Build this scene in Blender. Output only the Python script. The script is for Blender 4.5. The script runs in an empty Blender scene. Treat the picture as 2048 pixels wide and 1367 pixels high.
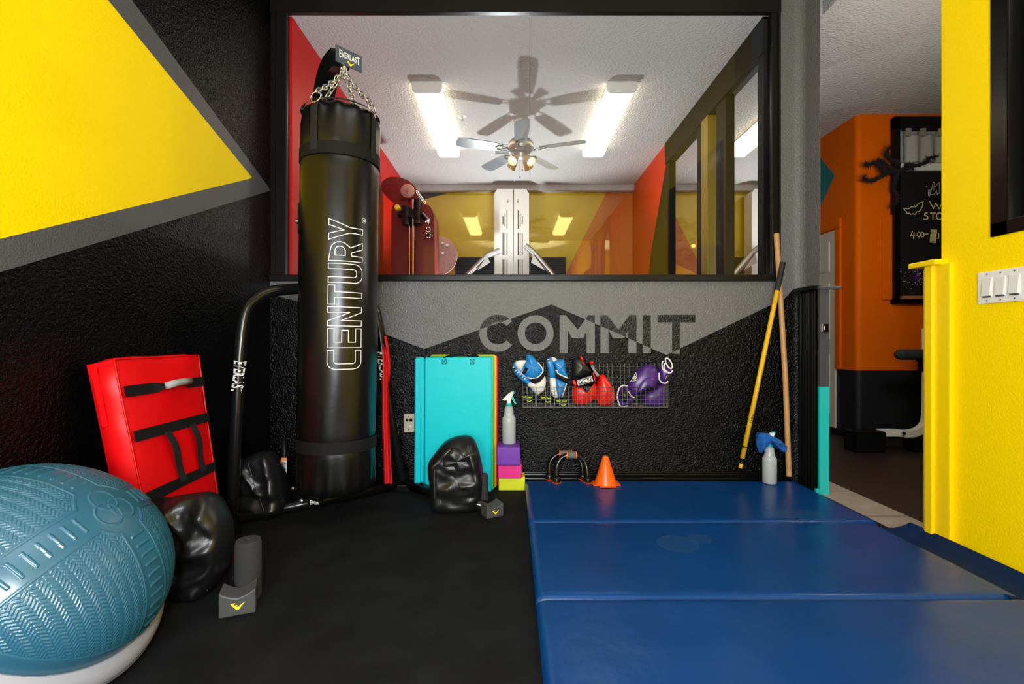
import bpy, bmesh, math, random
import numpy as np
from mathutils import Vector, Matrix, noise as mnoise
random.seed(4)
R = math.radians
PI = math.pi
SC = bpy.context.scene
COL = SC.collection

# ---------------------------------------------------------------- camera, world, lights, exposure
CAMZ = .82
F = 955.0
cam = bpy.data.cameras.new('camera'); camo = bpy.data.objects.new('camera', cam); COL.objects.link(camo)
cam.sensor_width = 36; cam.lens = F / 2048 * 36; cam.clip_start = .05
camo.location = (0, 0, CAMZ); camo.rotation_euler = (R(90), 0, 0)
SC.camera = camo
SC.view_settings.view_transform = 'Standard'; SC.view_settings.look = 'None'
SC.view_settings.exposure = 0.25; SC.view_settings.gamma = 1.0
try: SC.view_settings.use_curve_mapping = False
except Exception: pass
W = bpy.data.worlds.new('world'); SC.world = W; W.use_nodes = True
W.node_tree.nodes['Background'].inputs[0].default_value = (.9, .95, 1, 1)
W.node_tree.nodes['Background'].inputs[1].default_value = .22

def lamp(name, kind, loc, energy, color=(1, 1, 1), rot=(0, 0, 0), size=.1, sy=None):
    l = bpy.data.lights.new(name, kind); o = bpy.data.objects.new(name, l); COL.objects.link(o)
    o.location = loc; o.rotation_euler = rot; l.energy = energy; l.color = color
    if kind == 'AREA':
        l.size = size
        if sy: l.shape = 'RECTANGLE'; l.size_y = sy
    else: l.shadow_soft_size = size
    return o
lamp('rear_area_fill', 'AREA', (-.1, -1.3, 1.15), 78, (.90, .95, 1), (R(90), 0, 0), 1.5, .95)  # unseen area lamp added behind the camera as soft frontal fill
bounce = lamp('ceiling_bounce_fill', 'SPOT', (.45, -.2, 1.5), 620, (.93, .97, 1), (R(180 - 10), R(-6), 0), size=.06)  # upward spot added for soft overhead light off the ceiling
bounce.data.spot_size = R(72); bounce.data.spot_blend = .4
lamp('camera_flash', 'POINT', (-.03, -.25, 1.05), 55, (.95, .98, 1), size=.05)
strobe = lamp('far_room_strobe', 'SPOT', (-.1, 5.22, 1.12), 130, (.92, .97, 1), (R(180 + 32), 0, 0), size=.05)
strobe.data.spot_size = R(128); strobe.data.spot_blend = .5
lamp('hall_fill', 'POINT', (2.3, 2.38, 1.7), 26, (1, .93, .85), size=.15)  # unseen point lamp added to brighten the hall walls and ceiling

# ---------------------------------------------------------------- node materials
MATS = {}
def mat(name, col, rough=.5, metal=0., bump=0., bscale=150., bdist=.002, spec=None, coat=0., var=0., vscale=6., emit=0., alpha=1., detail=2., trans=0.):
    if name in MATS: return MATS[name]
    m = bpy.data.materials.new(name); m.use_nodes = True; nt = m.node_tree; b = nt.nodes['Principled BSDF']
    b.inputs['Base Color'].default_value = (*col, 1); b.inputs['Roughness'].default_value = rough
    b.inputs['Metallic'].default_value = metal
    if spec is not None: b.inputs['Specular IOR Level'].default_value = spec
    if coat: b.inputs['Coat Weight'].default_value = coat; b.inputs['Coat Roughness'].default_value = .08
    if trans: b.inputs['Transmission Weight'].default_value = trans
    if emit:
        b.inputs['Emission Color'].default_value = (*col, 1); b.inputs['Emission Strength'].default_value = emit
    tc = nt.nodes.new('ShaderNodeTexCoord')
    if bump:
        n = nt.nodes.new('ShaderNodeTexNoise'); n.inputs['Scale'].default_value = bscale; n.inputs['Detail'].default_value = detail
        bp = nt.nodes.new('ShaderNodeBump'); bp.inputs['Strength'].default_value = bump; bp.inputs['Distance'].default_value = bdist
        nt.links.new(tc.outputs['Object'], n.inputs['Vector']); nt.links.new(n.outputs['Fac'], bp.inputs['Height'])
        nt.links.new(bp.outputs[0], b.inputs['Normal'])
    if var:
        n2 = nt.nodes.new('ShaderNodeTexNoise'); n2.inputs['Scale'].default_value = vscale; n2.inputs['Detail'].default_value = 5
        mx = nt.nodes.new('ShaderNodeMix'); mx.data_type = 'RGBA'
        mx.inputs[6].default_value = (*[c * (1 - var) for c in col], 1); mx.inputs[7].default_value = (*[min(1, c * (1 + var)) for c in col], 1)
        nt.links.new(tc.outputs['Object'], n2.inputs['Vector']); nt.links.new(n2.outputs['Fac'], mx.inputs[0])
        nt.links.new(mx.outputs[2], b.inputs['Base Color'])
    MATS[name] = m
    return m

def peel(name, col, rough=.4, bump=.45, scale=130, spec=.5):
    return mat(name, col, rough, bump=bump, bscale=scale, bdist=.007, spec=spec, detail=3)
M_BLACKWALL = peel('black_wall_paint', (.0016, .0017, .0022), .12, 1.0, 95, .22)
M_GREYWALL = peel('grey_wall_paint', (.155, .155, .155), .2, .9, 95, .35)
M_MATTE = peel('matte_black_paint', (.003, .003, .003), .55, .4, 140, .12)
M_YELLOW = peel('yellow_wall_paint', (.97, .70, .0), .5, .3, 120, .1)
M_GREYBAND = peel('grey_band_paint', (.085, .085, .087), .45, .4, 140, .35)
M_RED = peel('red_wall_paint', (.55, .006, .003), .45, .3, 130, .2)
M_ORANGE = peel('orange_wall_paint', (.72, .125, .0), .5, .3, 130, .1)
M_CHAR = peel('charcoal_wall_paint', (.012, .013, .015), .5, .3, 130, .3)
M_TEALP = peel('teal_wall_paint', (.0, .16, .17), .5, .3, 130)
M_CEIL = mat('ceiling_texture', (.5, .49, .48), .9, bump=1.0, bscale=62, bdist=.012, detail=4)
M_FLOOR = mat('rubber_floor', (.0075, .008, .009), .75, spec=.12, bump=.35, bscale=260, bdist=.001, var=.75, vscale=7)
M_BLACK = mat('black_trim', (.004, .004, .004), .25, spec=.3)
M_FRAME = mat('dark_frame', (.008, .007, .0065), .3, spec=.25)
M_BLUE = mat('blue_vinyl', (.001, .042, .185), .3, spec=.25, bump=.25, bscale=5.5, bdist=.02, var=.22, vscale=4, detail=6)
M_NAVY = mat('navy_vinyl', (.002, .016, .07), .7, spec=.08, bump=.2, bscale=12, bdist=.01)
M_LEATHER = mat('black_leather', (.0075, .0077, .0085), .34, spec=.5, bump=.28, bscale=330, bdist=.0008)
M_BAG = mat('black_bag_vinyl', (.0035, .0035, .0034), .3, spec=.45, bump=.12, bscale=26, bdist=.004)
M_WEB = mat('black_webbing', (.005, .005, .005), .75, spec=.25, bump=.6, bscale=500, bdist=.001)
M_WEBG = mat('grey_webbing', (.016, .016, .017), .75, spec=.25, bump=.6, bscale=500, bdist=.001)
M_REDV = mat('red_vinyl', (.75, .003, .005), .36, spec=.3, bump=.15, bscale=18, bdist=.006)
M_REDC = mat('red_cloth', (.72, .004, .008), .55, bump=.2, bscale=40, bdist=.004)
M_TUBE = mat('black_steel', (.006, .006, .0065), .2, spec=.35)
M_CHROME = mat('chrome', (.75, .74, .7), .16, 1.)
M_STEEL = mat('brushed_steel', (.45, .45, .44), .35, 1.)
M_WHITE = mat('white_ink', (.8, .8, .78), .5)
M_LOGOY = mat('yellow_ink', (.85, .68, .02), .5)
M_FOAM = mat('charcoal_foam', (.022, .022, .023), .9, bump=.5, bscale=300, bdist=.001)
M_FOOT = mat('grey_plastic', (.06, .06, .062), .5, bump=.2, bscale=300, bdist=.0006)
M_DOME = mat('blue_rubber', (.022, .115, .19), .3, spec=.8)
M_BASE = mat('pale_grey_plastic', (.36, .37, .44), .42)
M_TEAL = mat('teal_vinyl', (.0, .58, .68), .4, spec=.2, bump=.18, bscale=14, bdist=.008)
M_GREEN = mat('green_vinyl', (.12, .42, .02), .4)
M_YELV = mat('yellow_vinyl', (.85, .62, .01), .4)
M_ORGV = mat('orange_vinyl', (.85, .2, .01), .4)
M_WIRE = mat('grey_wire', (.17, .165, .145), .4, .6)
M_BEIGE = mat('beige_plastic', (.55, .47, .33), .4)
M_WHITEP = mat('white_plastic', (.78, .78, .78), .32)
M_TILE = mat('beige_tile', (.34, .28, .22), .45, bump=.1, bscale=60, var=.25, vscale=14)
M_HALLF = mat('dark_brown_floor', (.016, .009, .006), .5, bump=.3, bscale=160, var=.3)
M_WOOD = mat('pale_wood', (.55, .30, .10), .45, var=.25, vscale=30)
M_OAK = mat('ledge_wood', (.35, .14, .04), .5, var=.25, vscale=30)
M_POLEY = mat('yellow_pole_paint', (.85, .50, .01), .3)
M_DOOR = mat('beige_door_paint', (.62, .56, .46), .45)
M_CURT = mat('curtain_cloth', (.33, .33, .32), .85, bump=.2, bscale=200)
M_BOARD = mat('chalkboard', (.004, .003, .003), .6)
M_CHALK = mat('chalk_yellow', (.75, .62, .3), .9)
M_CHALKW = mat('chalk_grey', (.33, .36, .36), .9)
M_PURG = mat('chalk_purple', (.25, .03, .4), .9)
M_FUR = mat('black_fuzz', (.006, .005, .005), .95)
M_BLUEM = mat('blue_mitt_leather', (.01, .22, .60), .36, bump=.35, bscale=70, bdist=.003)
M_WHITEM = mat('white_mitt_leather', (.75, .74, .71), .4)
M_NEON = mat('neon_yellow', (.55, .8, .03), .4)
M_PURPLE = mat('purple_leather', (.065, .018, .19), .33, bump=.1, bscale=60, bdist=.003)
M_REDG = mat('red_glove_leather', (.75, .012, .006), .25)
M_CONE = mat('orange_plastic', (.95, .13, .005), .33)
M_BPURP = mat('purple_foam', (.16, .035, .42), .6)
M_BPINK = mat('pink_foam', (.82, .02, .27), .6)
M_BYEL = mat('lime_foam', (.72, .78, .01), .6)
M_BOTTLE = mat('clear_bottle_plastic', (.43, .47, .48), .3, bump=.1, bscale=20)
M_TRIG = mat('teal_plastic', (.0, .42, .38), .35)
M_TOWEL = mat('blue_microfibre', (.008, .12, .48), .95, bump=.6, bscale=400, bdist=.002)
M_TEALTRIM = mat('teal_trim_paint', (.02, .56, .52), .4)
M_GREYTRIM = mat('grey_trim_paint', (.07, .07, .07), .45)
M_YTRIM = mat('yellow_trim_paint', (.95, .66, .0), .3)
M_MACHW = mat('white_machine_paint', (.8, .79, .72), .4)
M_MACHR = mat('dark_red_paint', (.16, .006, .008), .35)
M_PINKD = mat('worn_pink_disc', (.42, .2, .18), .5, var=.3, vscale=40)
M_FANM = mat('antique_pewter', (.36, .34, .27), .35, .7)
M_BLADE = mat('fan_blade_grey', (.2, .22, .24), .3)
M_DIFF = mat('fixture_diffuser', (1, .88, .62), .5, emit=5)
M_BULB = mat('bulb_glow', (1, .75, .4), .5, emit=9)
M_FIXT = mat('fixture_white', (.7, .7, .68), .4)
M_AMBER = mat('amber_glass', (.6, .38, .14), .2)
M_LABEL = mat('paper_label', (.6, .6, .58), .6)
M_LABELO = mat('orange_label', (.9, .25, .02), .6)

def glass_mat(name, tint=(1, 1, 1), boost=1.0):
    m = bpy.data.materials.new(name); m.use_nodes = True; nt = m.node_tree
    for n in list(nt.nodes): nt.nodes.remove(n)
    out = nt.nodes.new('ShaderNodeOutputMaterial'); mx = nt.nodes.new('ShaderNodeMixShader')
    t = nt.nodes.new('ShaderNodeBsdfTransparent'); g = nt.nodes.new('ShaderNodeBsdfGlossy')
    t.inputs[0].default_value = (*tint, 1); g.inputs['Roughness'].default_value = 0.0
    fr = nt.nodes.new('ShaderNodeFresnel'); fr.inputs[0].default_value = 1.5
    mu = nt.nodes.new('ShaderNodeMath'); mu.operation = 'MULTIPLY'; mu.inputs[1].default_value = boost; mu.use_clamp = True
    nt.links.new(fr.outputs[0], mu.inputs[0]); nt.links.new(mu.outputs[0], mx.inputs[0])
    nt.links.new(t.outputs[0], mx.inputs[1]); nt.links.new(g.outputs[0], mx.inputs[2]); nt.links.new(mx.outputs[0], out.inputs[0])
    return m
M_GLASS = glass_mat('window_glass', (.97, .97, .97), 1.0)
M_GLASSD = glass_mat('partition_glass', (.45, .45, .43), 1.4)
def add_ring_marks(m, rings):
    nt = m.node_tree; b = nt.nodes['Principled BSDF']; src = b.inputs['Base Color'].links[0].from_socket
    g = nt.nodes.new('ShaderNodeNewGeometry'); last = src
    for (x, y, r) in rings:
        d = nt.nodes.new('ShaderNodeVectorMath'); d.operation = 'DISTANCE'; d.inputs[1].default_value = (x, y, .051); nt.links.new(g.outputs['Position'], d.inputs[0])
        mr = nt.nodes.new('ShaderNodeValToRGB'); nt.links.new(d.outputs['Value'], mr.inputs[0]); e = mr.color_ramp.elements
        e[0].position = 0; e[0].color = (.16, .16, .16, 1); e[1].position = r * .93; e[1].color = (.16, .16, .16, 1)
        for p, v in ((r * .97, .4), (r, .4), (r * 1.03, 0)): n = e.new(p); n.color = (v, v, v, 1)
        mx = nt.nodes.new('ShaderNodeMix'); mx.data_type = 'RGBA'; nt.links.new(mr.outputs[0], mx.inputs[0]); nt.links.new(last, mx.inputs[6]); mx.inputs[7].default_value = (.05, .09, .13, 1); last = mx.outputs[2]
    nt.links.new(last, b.inputs['Base Color'])
add_ring_marks(M_BLUE, [(.631, 1.82, .075), (.735, 1.87, .045), (1.229, 2.12, .068), (1.33, 2.14, .05)])
def glossy_wall(name, col, fac):
    m = bpy.data.materials.new(name); m.use_nodes = True; nt = m.node_tree; b = nt.nodes['Principled BSDF']
    b.inputs['Base Color'].default_value = (*col, 1); b.inputs['Roughness'].default_value = .6
    out = nt.nodes['Material Output']; mx = nt.nodes.new('ShaderNodeMixShader'); g = nt.nodes.new('ShaderNodeBsdfGlossy')
    g.inputs['Roughness'].default_value = 0.015; g.inputs[0].default_value = (1, .85, .42, 1)
    mx.inputs[0].default_value = fac
    nt.links.new(b.outputs[0], mx.inputs[1]); nt.links.new(g.outputs[0], mx.inputs[2]); nt.links.new(mx.outputs[0], out.inputs[0])
    return m
M_FARY = glossy_wall('glossy_yellow_reflection', (.6, .42, .0), .16)  # yellow base colour stands in for a reflection on the mirrored far wall
M_FARO = glossy_wall('glossy_orange_reflection', (.55, .13, .0), .16)  # orange part of the same reflection, put into the base colour

def lettering_mat():
    """paint whose colour flips along the zigzag edge of the two wall colours"""
    m = M_GREYWALL.copy(); m.name = 'inverse_lettering_paint'; nt = m.node_tree; b = nt.nodes['Principled BSDF']
    g = nt.nodes.new('ShaderNodeNewGeometry'); s = nt.nodes.new('ShaderNodeSeparateXYZ'); nt.links.new(g.outputs['Position'], s.inputs[0])
    def lin(p, q):
        k = (q[1] - p[1]) / (q[0] - p[0]); n = nt.nodes.new('ShaderNodeMath'); n.operation = 'MULTIPLY_ADD'
        nt.links.new(s.outputs[0], n.inputs[0]); n.inputs[1].default_value = k; n.inputs[2].default_value = p[1] - k * p[0]; return n
    def op(o, a, c):
        n = nt.nodes.new('ShaderNodeMath'); n.operation = o; nt.links.new(a.outputs[0], n.inputs[0]); nt.links.new(c if not hasattr(c, 'outputs') else c.outputs[0], n.inputs[1]); return n
    z = [wxz(p) for p in ZIG[2:]]
    f = op('MAXIMUM', op('MINIMUM', lin(z[0], z[1]), lin(z[1], z[2])), lin(z[2], z[3]))
    gt = nt.nodes.new('ShaderNodeMath'); gt.operation = 'GREATER_THAN'; nt.links.new(s.outputs[2], gt.inputs[0]); nt.links.new(f.outputs[0], gt.inputs[1])
    mx = nt.nodes.new('ShaderNodeMix'); mx.data_type = 'RGBA'
    mx.inputs[6].default_value = (.155, .155, .155, 1); mx.inputs[7].default_value = (.008, .008, .0085, 1)
    nt.links.new(gt.outputs[0], mx.inputs[0]); nt.links.new(mx.outputs[2], b.inputs['Base Color'])
    return m

# ---------------------------------------------------------------- geometry helpers
DW = 2.75                                   # distance of the dividing wall
def P(px, py, Y): return Vector(((px - 1024) / F * Y, Y, CAMZ - (py - 683) / F * Y))
def wxz(p, Y=DW):
    v = P(p[0], p[1], Y); return (v.x, v.z)

def link(name, me, m, parent=None, smooth=False):
    o = bpy.data.objects.new(name, me); COL.objects.link(o)
    for x in (m if isinstance(m, (list, tuple)) else [m]): me.materials.append(x)
    if smooth:
        for p in me.polygons: p.use_smooth = True
        if smooth is not True:
            try: me.set_sharp_from_angle(angle=R(smooth))
            except Exception: pass
    if parent: o.parent = parent; o.matrix_parent_inverse = parent.matrix_world.inverted() if parent.type != 'EMPTY' else Matrix.Translation(-parent.location)
    return o

class MB:
    def __init__(s): s.v = []; s.f = []; s.mi = []
    def add(s, vs, fs, mi=0):
        b = len(s.v); s.v += [tuple(x) for x in vs]
        for f in fs: s.f.append([b + i for i in f]); s.mi.append(mi)
        return s
    def box(s, lo, hi, mi=0, bev=0., M=None, seg=2):
        bm = bmesh.new(); bmesh.ops.create_cube(bm, size=1)
        c = [(lo[i] + hi[i]) / 2 for i in range(3)]; d = [abs(hi[i] - lo[i]) for i in range(3)]
        for v in bm.verts: v.co = Vector((v.co.x * d[0] + c[0], v.co.y * d[1] + c[1], v.co.z * d[2] + c[2]))
        if bev: bmesh.ops.bevel(bm, geom=list(bm.edges), offset=min(bev, min(d) * .45), segments=seg, profile=.6, affect='EDGES')
        return s.bm(bm, mi, M)
    def bm(s, bm, mi=0, M=None):
        if M: bmesh.ops.transform(bm, matrix=M, verts=bm.verts)
        bm.verts.index_update()
        s.add([v.co[:] for v in bm.verts], [[v.index for v in f.verts] for f in bm.faces], mi); bm.free(); return s
    def tube(s, path, r, n=12, mi=0, caps=True, sq=False, closed=False):
        path = [Vector(p) for p in path]; L = len(path); rs = r if isinstance(r, (list, tuple)) else [r] * L
        if sq: n = 4
        t0 = (path[1] - path[0]).normalized(); ref = Vector((0, 0, 1)) if abs(t0.z) < .9 else Vector((1, 0, 0))
        if sq is not False and isinstance(sq, Vector): ref = sq
        a = t0.cross(ref).normalized(); b0 = len(s.v); vs = []
        for i, p in enumerate(path):
            if closed: t = (path[(i + 1) % L] - path[i - 1]).normalized()
            elif i == 0: t = t0
            elif i == L - 1: t = (path[-1] - path[-2]).normalized()
            else: t = ((path[i + 1] - p).normalized() + (p - path[i - 1]).normalized()).normalized()
            a = (a - t * a.dot(t)).normalized(); b = t.cross(a)
            for k in range(n):
                an = 2 * PI * k / n + (PI / 4 if sq else 0); vs.append(p + (a * math.cos(an) + b * math.sin(an)) * rs[i])
        fs = []
        for i in range(L if closed else L - 1):
            j = (i + 1) % L
            for k in range(n): fs.append([i * n + k, i * n + (k + 1) % n, j * n + (k + 1) % n, j * n + k])
        if caps and not closed: fs.append(list(range(n))[::-1]); fs.append([(L - 1) * n + k for k in range(n)])
        return s.add(vs, fs, mi)
    def lathe(s, prof, n=24, M=None, mi=0, wob=None):
        vs = []; fs = []; M = M or Matrix()
        for j, (r, z) in enumerate(prof):
            for k in range(n):
                a = 2 * PI * k / n; rr = r * (wob(a, j / (len(prof) - 1)) if wob else 1); vs.append(M @ Vector((rr * math.cos(a), rr * math.sin(a), z)))
        for j in range(len(prof) - 1):
            for k in range(n): fs.append([j * n + k, j * n + (k + 1) % n, (j + 1) * n + (k + 1) % n, (j + 1) * n + k])
        if prof[0][0] > 1e-5: fs.append(list(range(n))[::-1])
        if prof[-1][0] > 1e-5: fs.append([(len(prof) - 1) * n + k for k in range(n)])
        return s.add(vs, fs, mi)
    def prism(s, poly, vec, mi=0):
        """closed planar polygon (3-D points) extruded by vec"""
        n = len(poly); vec = Vector(vec); a = [Vector(p) for p in poly]; b = [p + vec for p in a]
        fs = [list(range(n)), [n + i for i in range(n)][::-1]] + [[i, n + i, n + (i + 1) % n, (i + 1) % n][::-1] for i in range(n)]
        return s.add(a + b, fs, mi)
    def grid(s, fn, nu, nv, mi=0, cu=False):
        vs = [fn(i / nu, j / nv) for j in range(nv + 1) for i in range(nu + (0 if cu else 1))]; w = nu + (0 if cu else 1); fs = []
        for j in range(nv):
            for i in range(nu): i2 = (i + 1) % w if cu else i + 1; fs.append([j * w + i, j * w + i2, (j + 1) * w + i2, (j + 1) * w + i])
        return s.add(vs, fs, mi)
    def build(s, name, m, parent=None, smooth=False, fix=True):
        me = bpy.data.meshes.new(name); me.from_pydata(s.v, [], s.f); me.update()
        for p, i in zip(me.polygons, s.mi): p.material_index = i
        if fix:
            bm = bmesh.new(); bm.from_mesh(me); bmesh.ops.recalc_face_normals(bm, faces=bm.faces); bm.to_mesh(me); bm.free()
        return link(name, me, m, parent, smooth)

def tag(o, label, cat, group=None, kind=None):
    o['label'] = label; o['category'] = cat
    if group: o['group'] = group
    if kind: o['kind'] = kind
    return o
def struct(o, label=None, cat=None):
    o['kind'] = 'structure'
    if label: o['label'] = label
    if cat: o['category'] = cat
    return o
def thing(name, loc, label, cat, group=None):
    o = bpy.data.objects.new(name, None); o.empty_display_size = .05; COL.objects.link(o); o.location = loc
    return tag(o, label, cat, group)
def catmull(pts, n=6, closed=True):
    pts = [Vector(p) for p in pts]; L = len(pts); out = []
    for i in range(L if closed else L - 1):
        if closed: a, b, c, d = pts[i - 1], pts[i], pts[(i + 1) % L], pts[(i + 2) % L]
        else: a, b, c, d = pts[max(i - 1, 0)], pts[i], pts[i + 1], pts[min(i + 2, L - 1)]
        for k in range(n):
            t = k / n; out.append(.5 * ((2 * b) + (c - a) * t + (2 * a - 5 * b + 4 * c - d) * t * t + (3 * b - a - 3 * c + d) * t ** 3))
    if not closed: out.append(pts[-1])
    return out
def puff(name, pts, Y, depth, m, parent=None, n=5, rings=9, power=.55, wr=0., wf=20., tilt=(0, 0), smooth_pts=True):
    """a padded body with the given outline (photo units at distance Y), rounded front and back, real thickness"""
    o3 = [P(x, y, Y) for x, y in pts]
    if smooth_pts: o3 = catmull(o3, n)
    c = sum(o3, Vector()) / len(o3); k = len(o3); mb = MB(); vs = []; prof = []
    for j in range(rings + 1):
        a = -PI / 2 + PI * j / rings; prof.append((max(.0, math.cos(a)) ** power, math.copysign(abs(math.sin(a)) ** 1.0, a)))
    for s_, d_ in prof:
        for p in o3:
            q = c + (p - c) * max(s_, .001); q = Vector((q.x, q.y - d_ * depth / 2, q.z))
            if wr:
                nz = mnoise.noise(q * wf); q += Vector((0, -1, .4)) * nz * wr
            q.y += (q.x - c.x) * tilt[0] + (q.z - c.z) * tilt[1]
            vs.append(q)
    fs = [[j * k + i, j * k + (i + 1) % k, (j + 1) * k + (i + 1) % k, (j + 1) * k + i] for j in range(rings) for i in range(k)]
    mb.add(vs, fs); return mb.build(name, m, parent, True)
def text(name, s, m, parent, fn, bold=0., w=1., h=1., th=0.):
    """lettering mesh; fn maps (u in 0..w, v in 0..h) to a point"""
    cu = bpy.data.curves.new(name, 'FONT'); cu.body = s; cu.size = 1; cu.offset = bold; cu.resolution_u = 3
    to = bpy.data.objects.new(name, cu); COL.objects.link(to)
    me = bpy.data.meshes.new_from_object(to.evaluated_get(bpy.context.evaluated_depsgraph_get()))
    bpy.data.objects.remove(to)
    xs = [v.co.x for v in me.vertices]; ys = [v.co.y for v in me.vertices]
    x0, x1, y0, y1 = min(xs), max(xs), min(ys), max(ys)
    vs = [fn((v.co.x - x0) / (x1 - x0) * w, (v.co.y - y0) / (y1 - y0) * h) for v in me.vertices]
    fs = [list(p.vertices) for p in me.polygons]
    bpy.data.meshes.remove(me)
    return MB().add(vs, fs).build(name, m, parent, fix=False)
def ribbon(mb, line, w, fn, closed=True, mi=0):
    """flat stroke of width w along a 2-D line, mapped through fn(u, v)"""
    L = [Vector(p) for p in line]; n = len(L); vs = []
    for i in range(n):
        a = L[i - 1] if (closed or i) else L[i]; c = L[(i + 1) % n] if (closed or i < n - 1) else L[i]
        d1 = (L[i] - a); d2 = (c - L[i])
        if d1.length < 1e-9: d1 = d2
        if d2.length < 1e-9: d2 = d1
        d1 = d1.normalized(); d2 = d2.normalized(); n1 = Vector((-d1.y, d1.x)); n2 = Vector((-d2.y, d2.x)); nn = (n1 + n2)
        nn = nn.normalized() if nn.length > 1e-6 else n1
        k = w / 2 / max(.5, nn.dot(n1)); vs += [fn(*(L[i] + nn * k)), fn(*(L[i] - nn * k))]
    fs = [[2 * i, 2 * ((i + 1) % n), 2 * ((i + 1) % n) + 1, 2 * i + 1] for i in range(n if closed else n - 1)]
    return mb.add(vs, fs, mi)
def dense(poly, d=.03, closed=True):
    out = []
    L = len(poly)
    for i in range(L if closed else L - 1):
        a = Vector(poly[i]); b = Vector(poly[(i + 1) % L]); k = max(1, int((b - a).length / d))
        out += [a.lerp(b, j / k) for j in range(k)]
    if not closed: out.append(Vector(poly[-1]))
    return out
def frame(o, u, v):
    o = Vector(o); u = Vector(u).normalized(); v = Vector(v).normalized()
    return lambda a, b: o + u * a + v * b
def copy_tree(o, label, offset, parent=None):
    c = o.copy(); COL.objects.link(c)
    if parent: c.parent = parent
    else:
        c.location = Vector(o.location) + Vector(offset); c['label'] = label
    for ch in list(o.children): copy_tree(ch, None, None, c)
    return c

# ---------------------------------------------------------------- the shell
HT = CAMZ + 1.893                           # ceiling
XL, XR = -1.394, 1.70
YB = -2.0
HF = 3.25                                   # front room ceiling
FARY = 5.83
FL, FR = -1.28, 1.47
# floor, ceilings
struct(MB().box((XL - .1, YB, -.06), (1.665, DW + .12, 0)).build('floor', M_FLOOR))
struct(MB().box((1.665, 1.6, -.06), (1.865, 2.87, 0.001)).box((1.665, 2.245, 0.001), (1.865, 2.25, .0015), 1).box((1.665, 2.62, 0.001), (1.865, 2.625, .0015), 1).build('trim_1', [M_TILE, M_GREYTRIM]), 'beige tile threshold strip in the open doorway', 'threshold')
struct(MB().box((1.866, .3, -.06), (5.2, 2.87, 0)).box((FR + .13, 2.871, -.06), (5.2, 9.5, 0)).build('floor_hall', M_HALLF))
struct(MB().box((FL - .1, DW + .12, -.06), (FR + .13, FARY + .1, -.001)).build('floor_far_room', M_FLOOR))
struct(MB().box((FL - .2, DW + .0205, HT), (5.2, 9.5, HT + .08)).box((1.80, .2, HT), (5.2, DW + .0205, HT + .08)).build('ceiling', M_CEIL))
struct(MB().box((XL - .1, YB, HF), (1.85, DW + .12, HF + .08)).build('ceiling_front', M_CEIL))
struct(MB().box((XL, DW, HT), (1.545, DW + .02, HF)).build('wall_header', M_BLACKWALL))

# left wall: three paints meeting in one plane
def Lp(y, z): return (XL, y, z)
w = MB()
tY, tO = (2.565, 1.70), (2.75, 1.70)
def lnT(y): return 1.70 + .326 * (2.565 - y)
def lnB(y): return 1.70 - .474 * (2.565 - y)
def loT(y): return 1.70 + .374 * (2.75 - y)
def loB(y): return 1.69 - .469 * (2.75 - y)
yT = 2.565 - (HF - 1.70) / .326; yB = 2.565 - 1.70 / .474; oT = 2.75 - (HF - 1.70) / .374; oB = 2.75 - 1.69 / .469
w.add([Lp(YB, 0), Lp(yB, 0), Lp(*tY), Lp(yT, HF), Lp(YB, HF)], [[0, 1, 2, 3, 4]], 1)
w.add([Lp(yB, 0), Lp(oB, 0), Lp(2.75, 1.69), Lp(2.75, 1.70), Lp(*tY)], [[0, 1, 2, 3, 4]], 2)
w.add([Lp(*tY), Lp(2.75, 1.70), Lp(oT, HF), Lp(yT, HF)], [[0, 1, 2, 3]], 2)
w.add([Lp(oB, 0), Lp(DW + .1, 0), Lp(DW + .1, 1.69), Lp(2.75, 1.69)], [[0, 1, 2, 3]], 0)
w.add([Lp(2.75, 1.70), Lp(DW + .1, 1.70), Lp(DW + .1, HF), Lp(oT, HF)], [[0, 1, 2, 3]], 0)
w.box((XL - .1, YB, 0), (XL - .001, DW + .12, HF), 0)
struct(w.build('wall_left', [M_BLACKWALL, M_YELLOW, M_GREYBAND], fix=False))

# dividing wall under the window, with zigzag paint
ZIG = [(538, 588), (605, 604), (848, 697), (1103, 608), (1333, 709), (1548, 606), (1604, 575)]
SILL = CAMZ + (683 - 562) / F * DW
w = MB(); zz = [wxz(p) for p in ZIG]; zz[0] = (XL, zz[0][1])
zz = zz[:5] + [zz[5]]; xe = 1.545
zz.append((xe, zz[-1][1])) if zz[-1][0] < xe else None
for a, b in zip(zz, zz[1:]):
    if b[0] - a[0] < 1e-6: continue
    w.add([(a[0], DW, 0), (b[0], DW, 0), (b[0], DW, b[1]), (a[0], DW, a[1])], [[0, 1, 2, 3]], 0)
    w.add([(a[0], DW, a[1]), (b[0], DW, b[1]), (b[0], DW, SILL), (a[0], DW, SILL)], [[0, 1, 2, 3]], 1)
w.box((XL, DW + .001, 0), (1.545, DW + .12, SILL), 1)
wall_back = struct(w.build('wall_back', [M_BLACKWALL, M_GREYWALL], fix=False))
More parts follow.
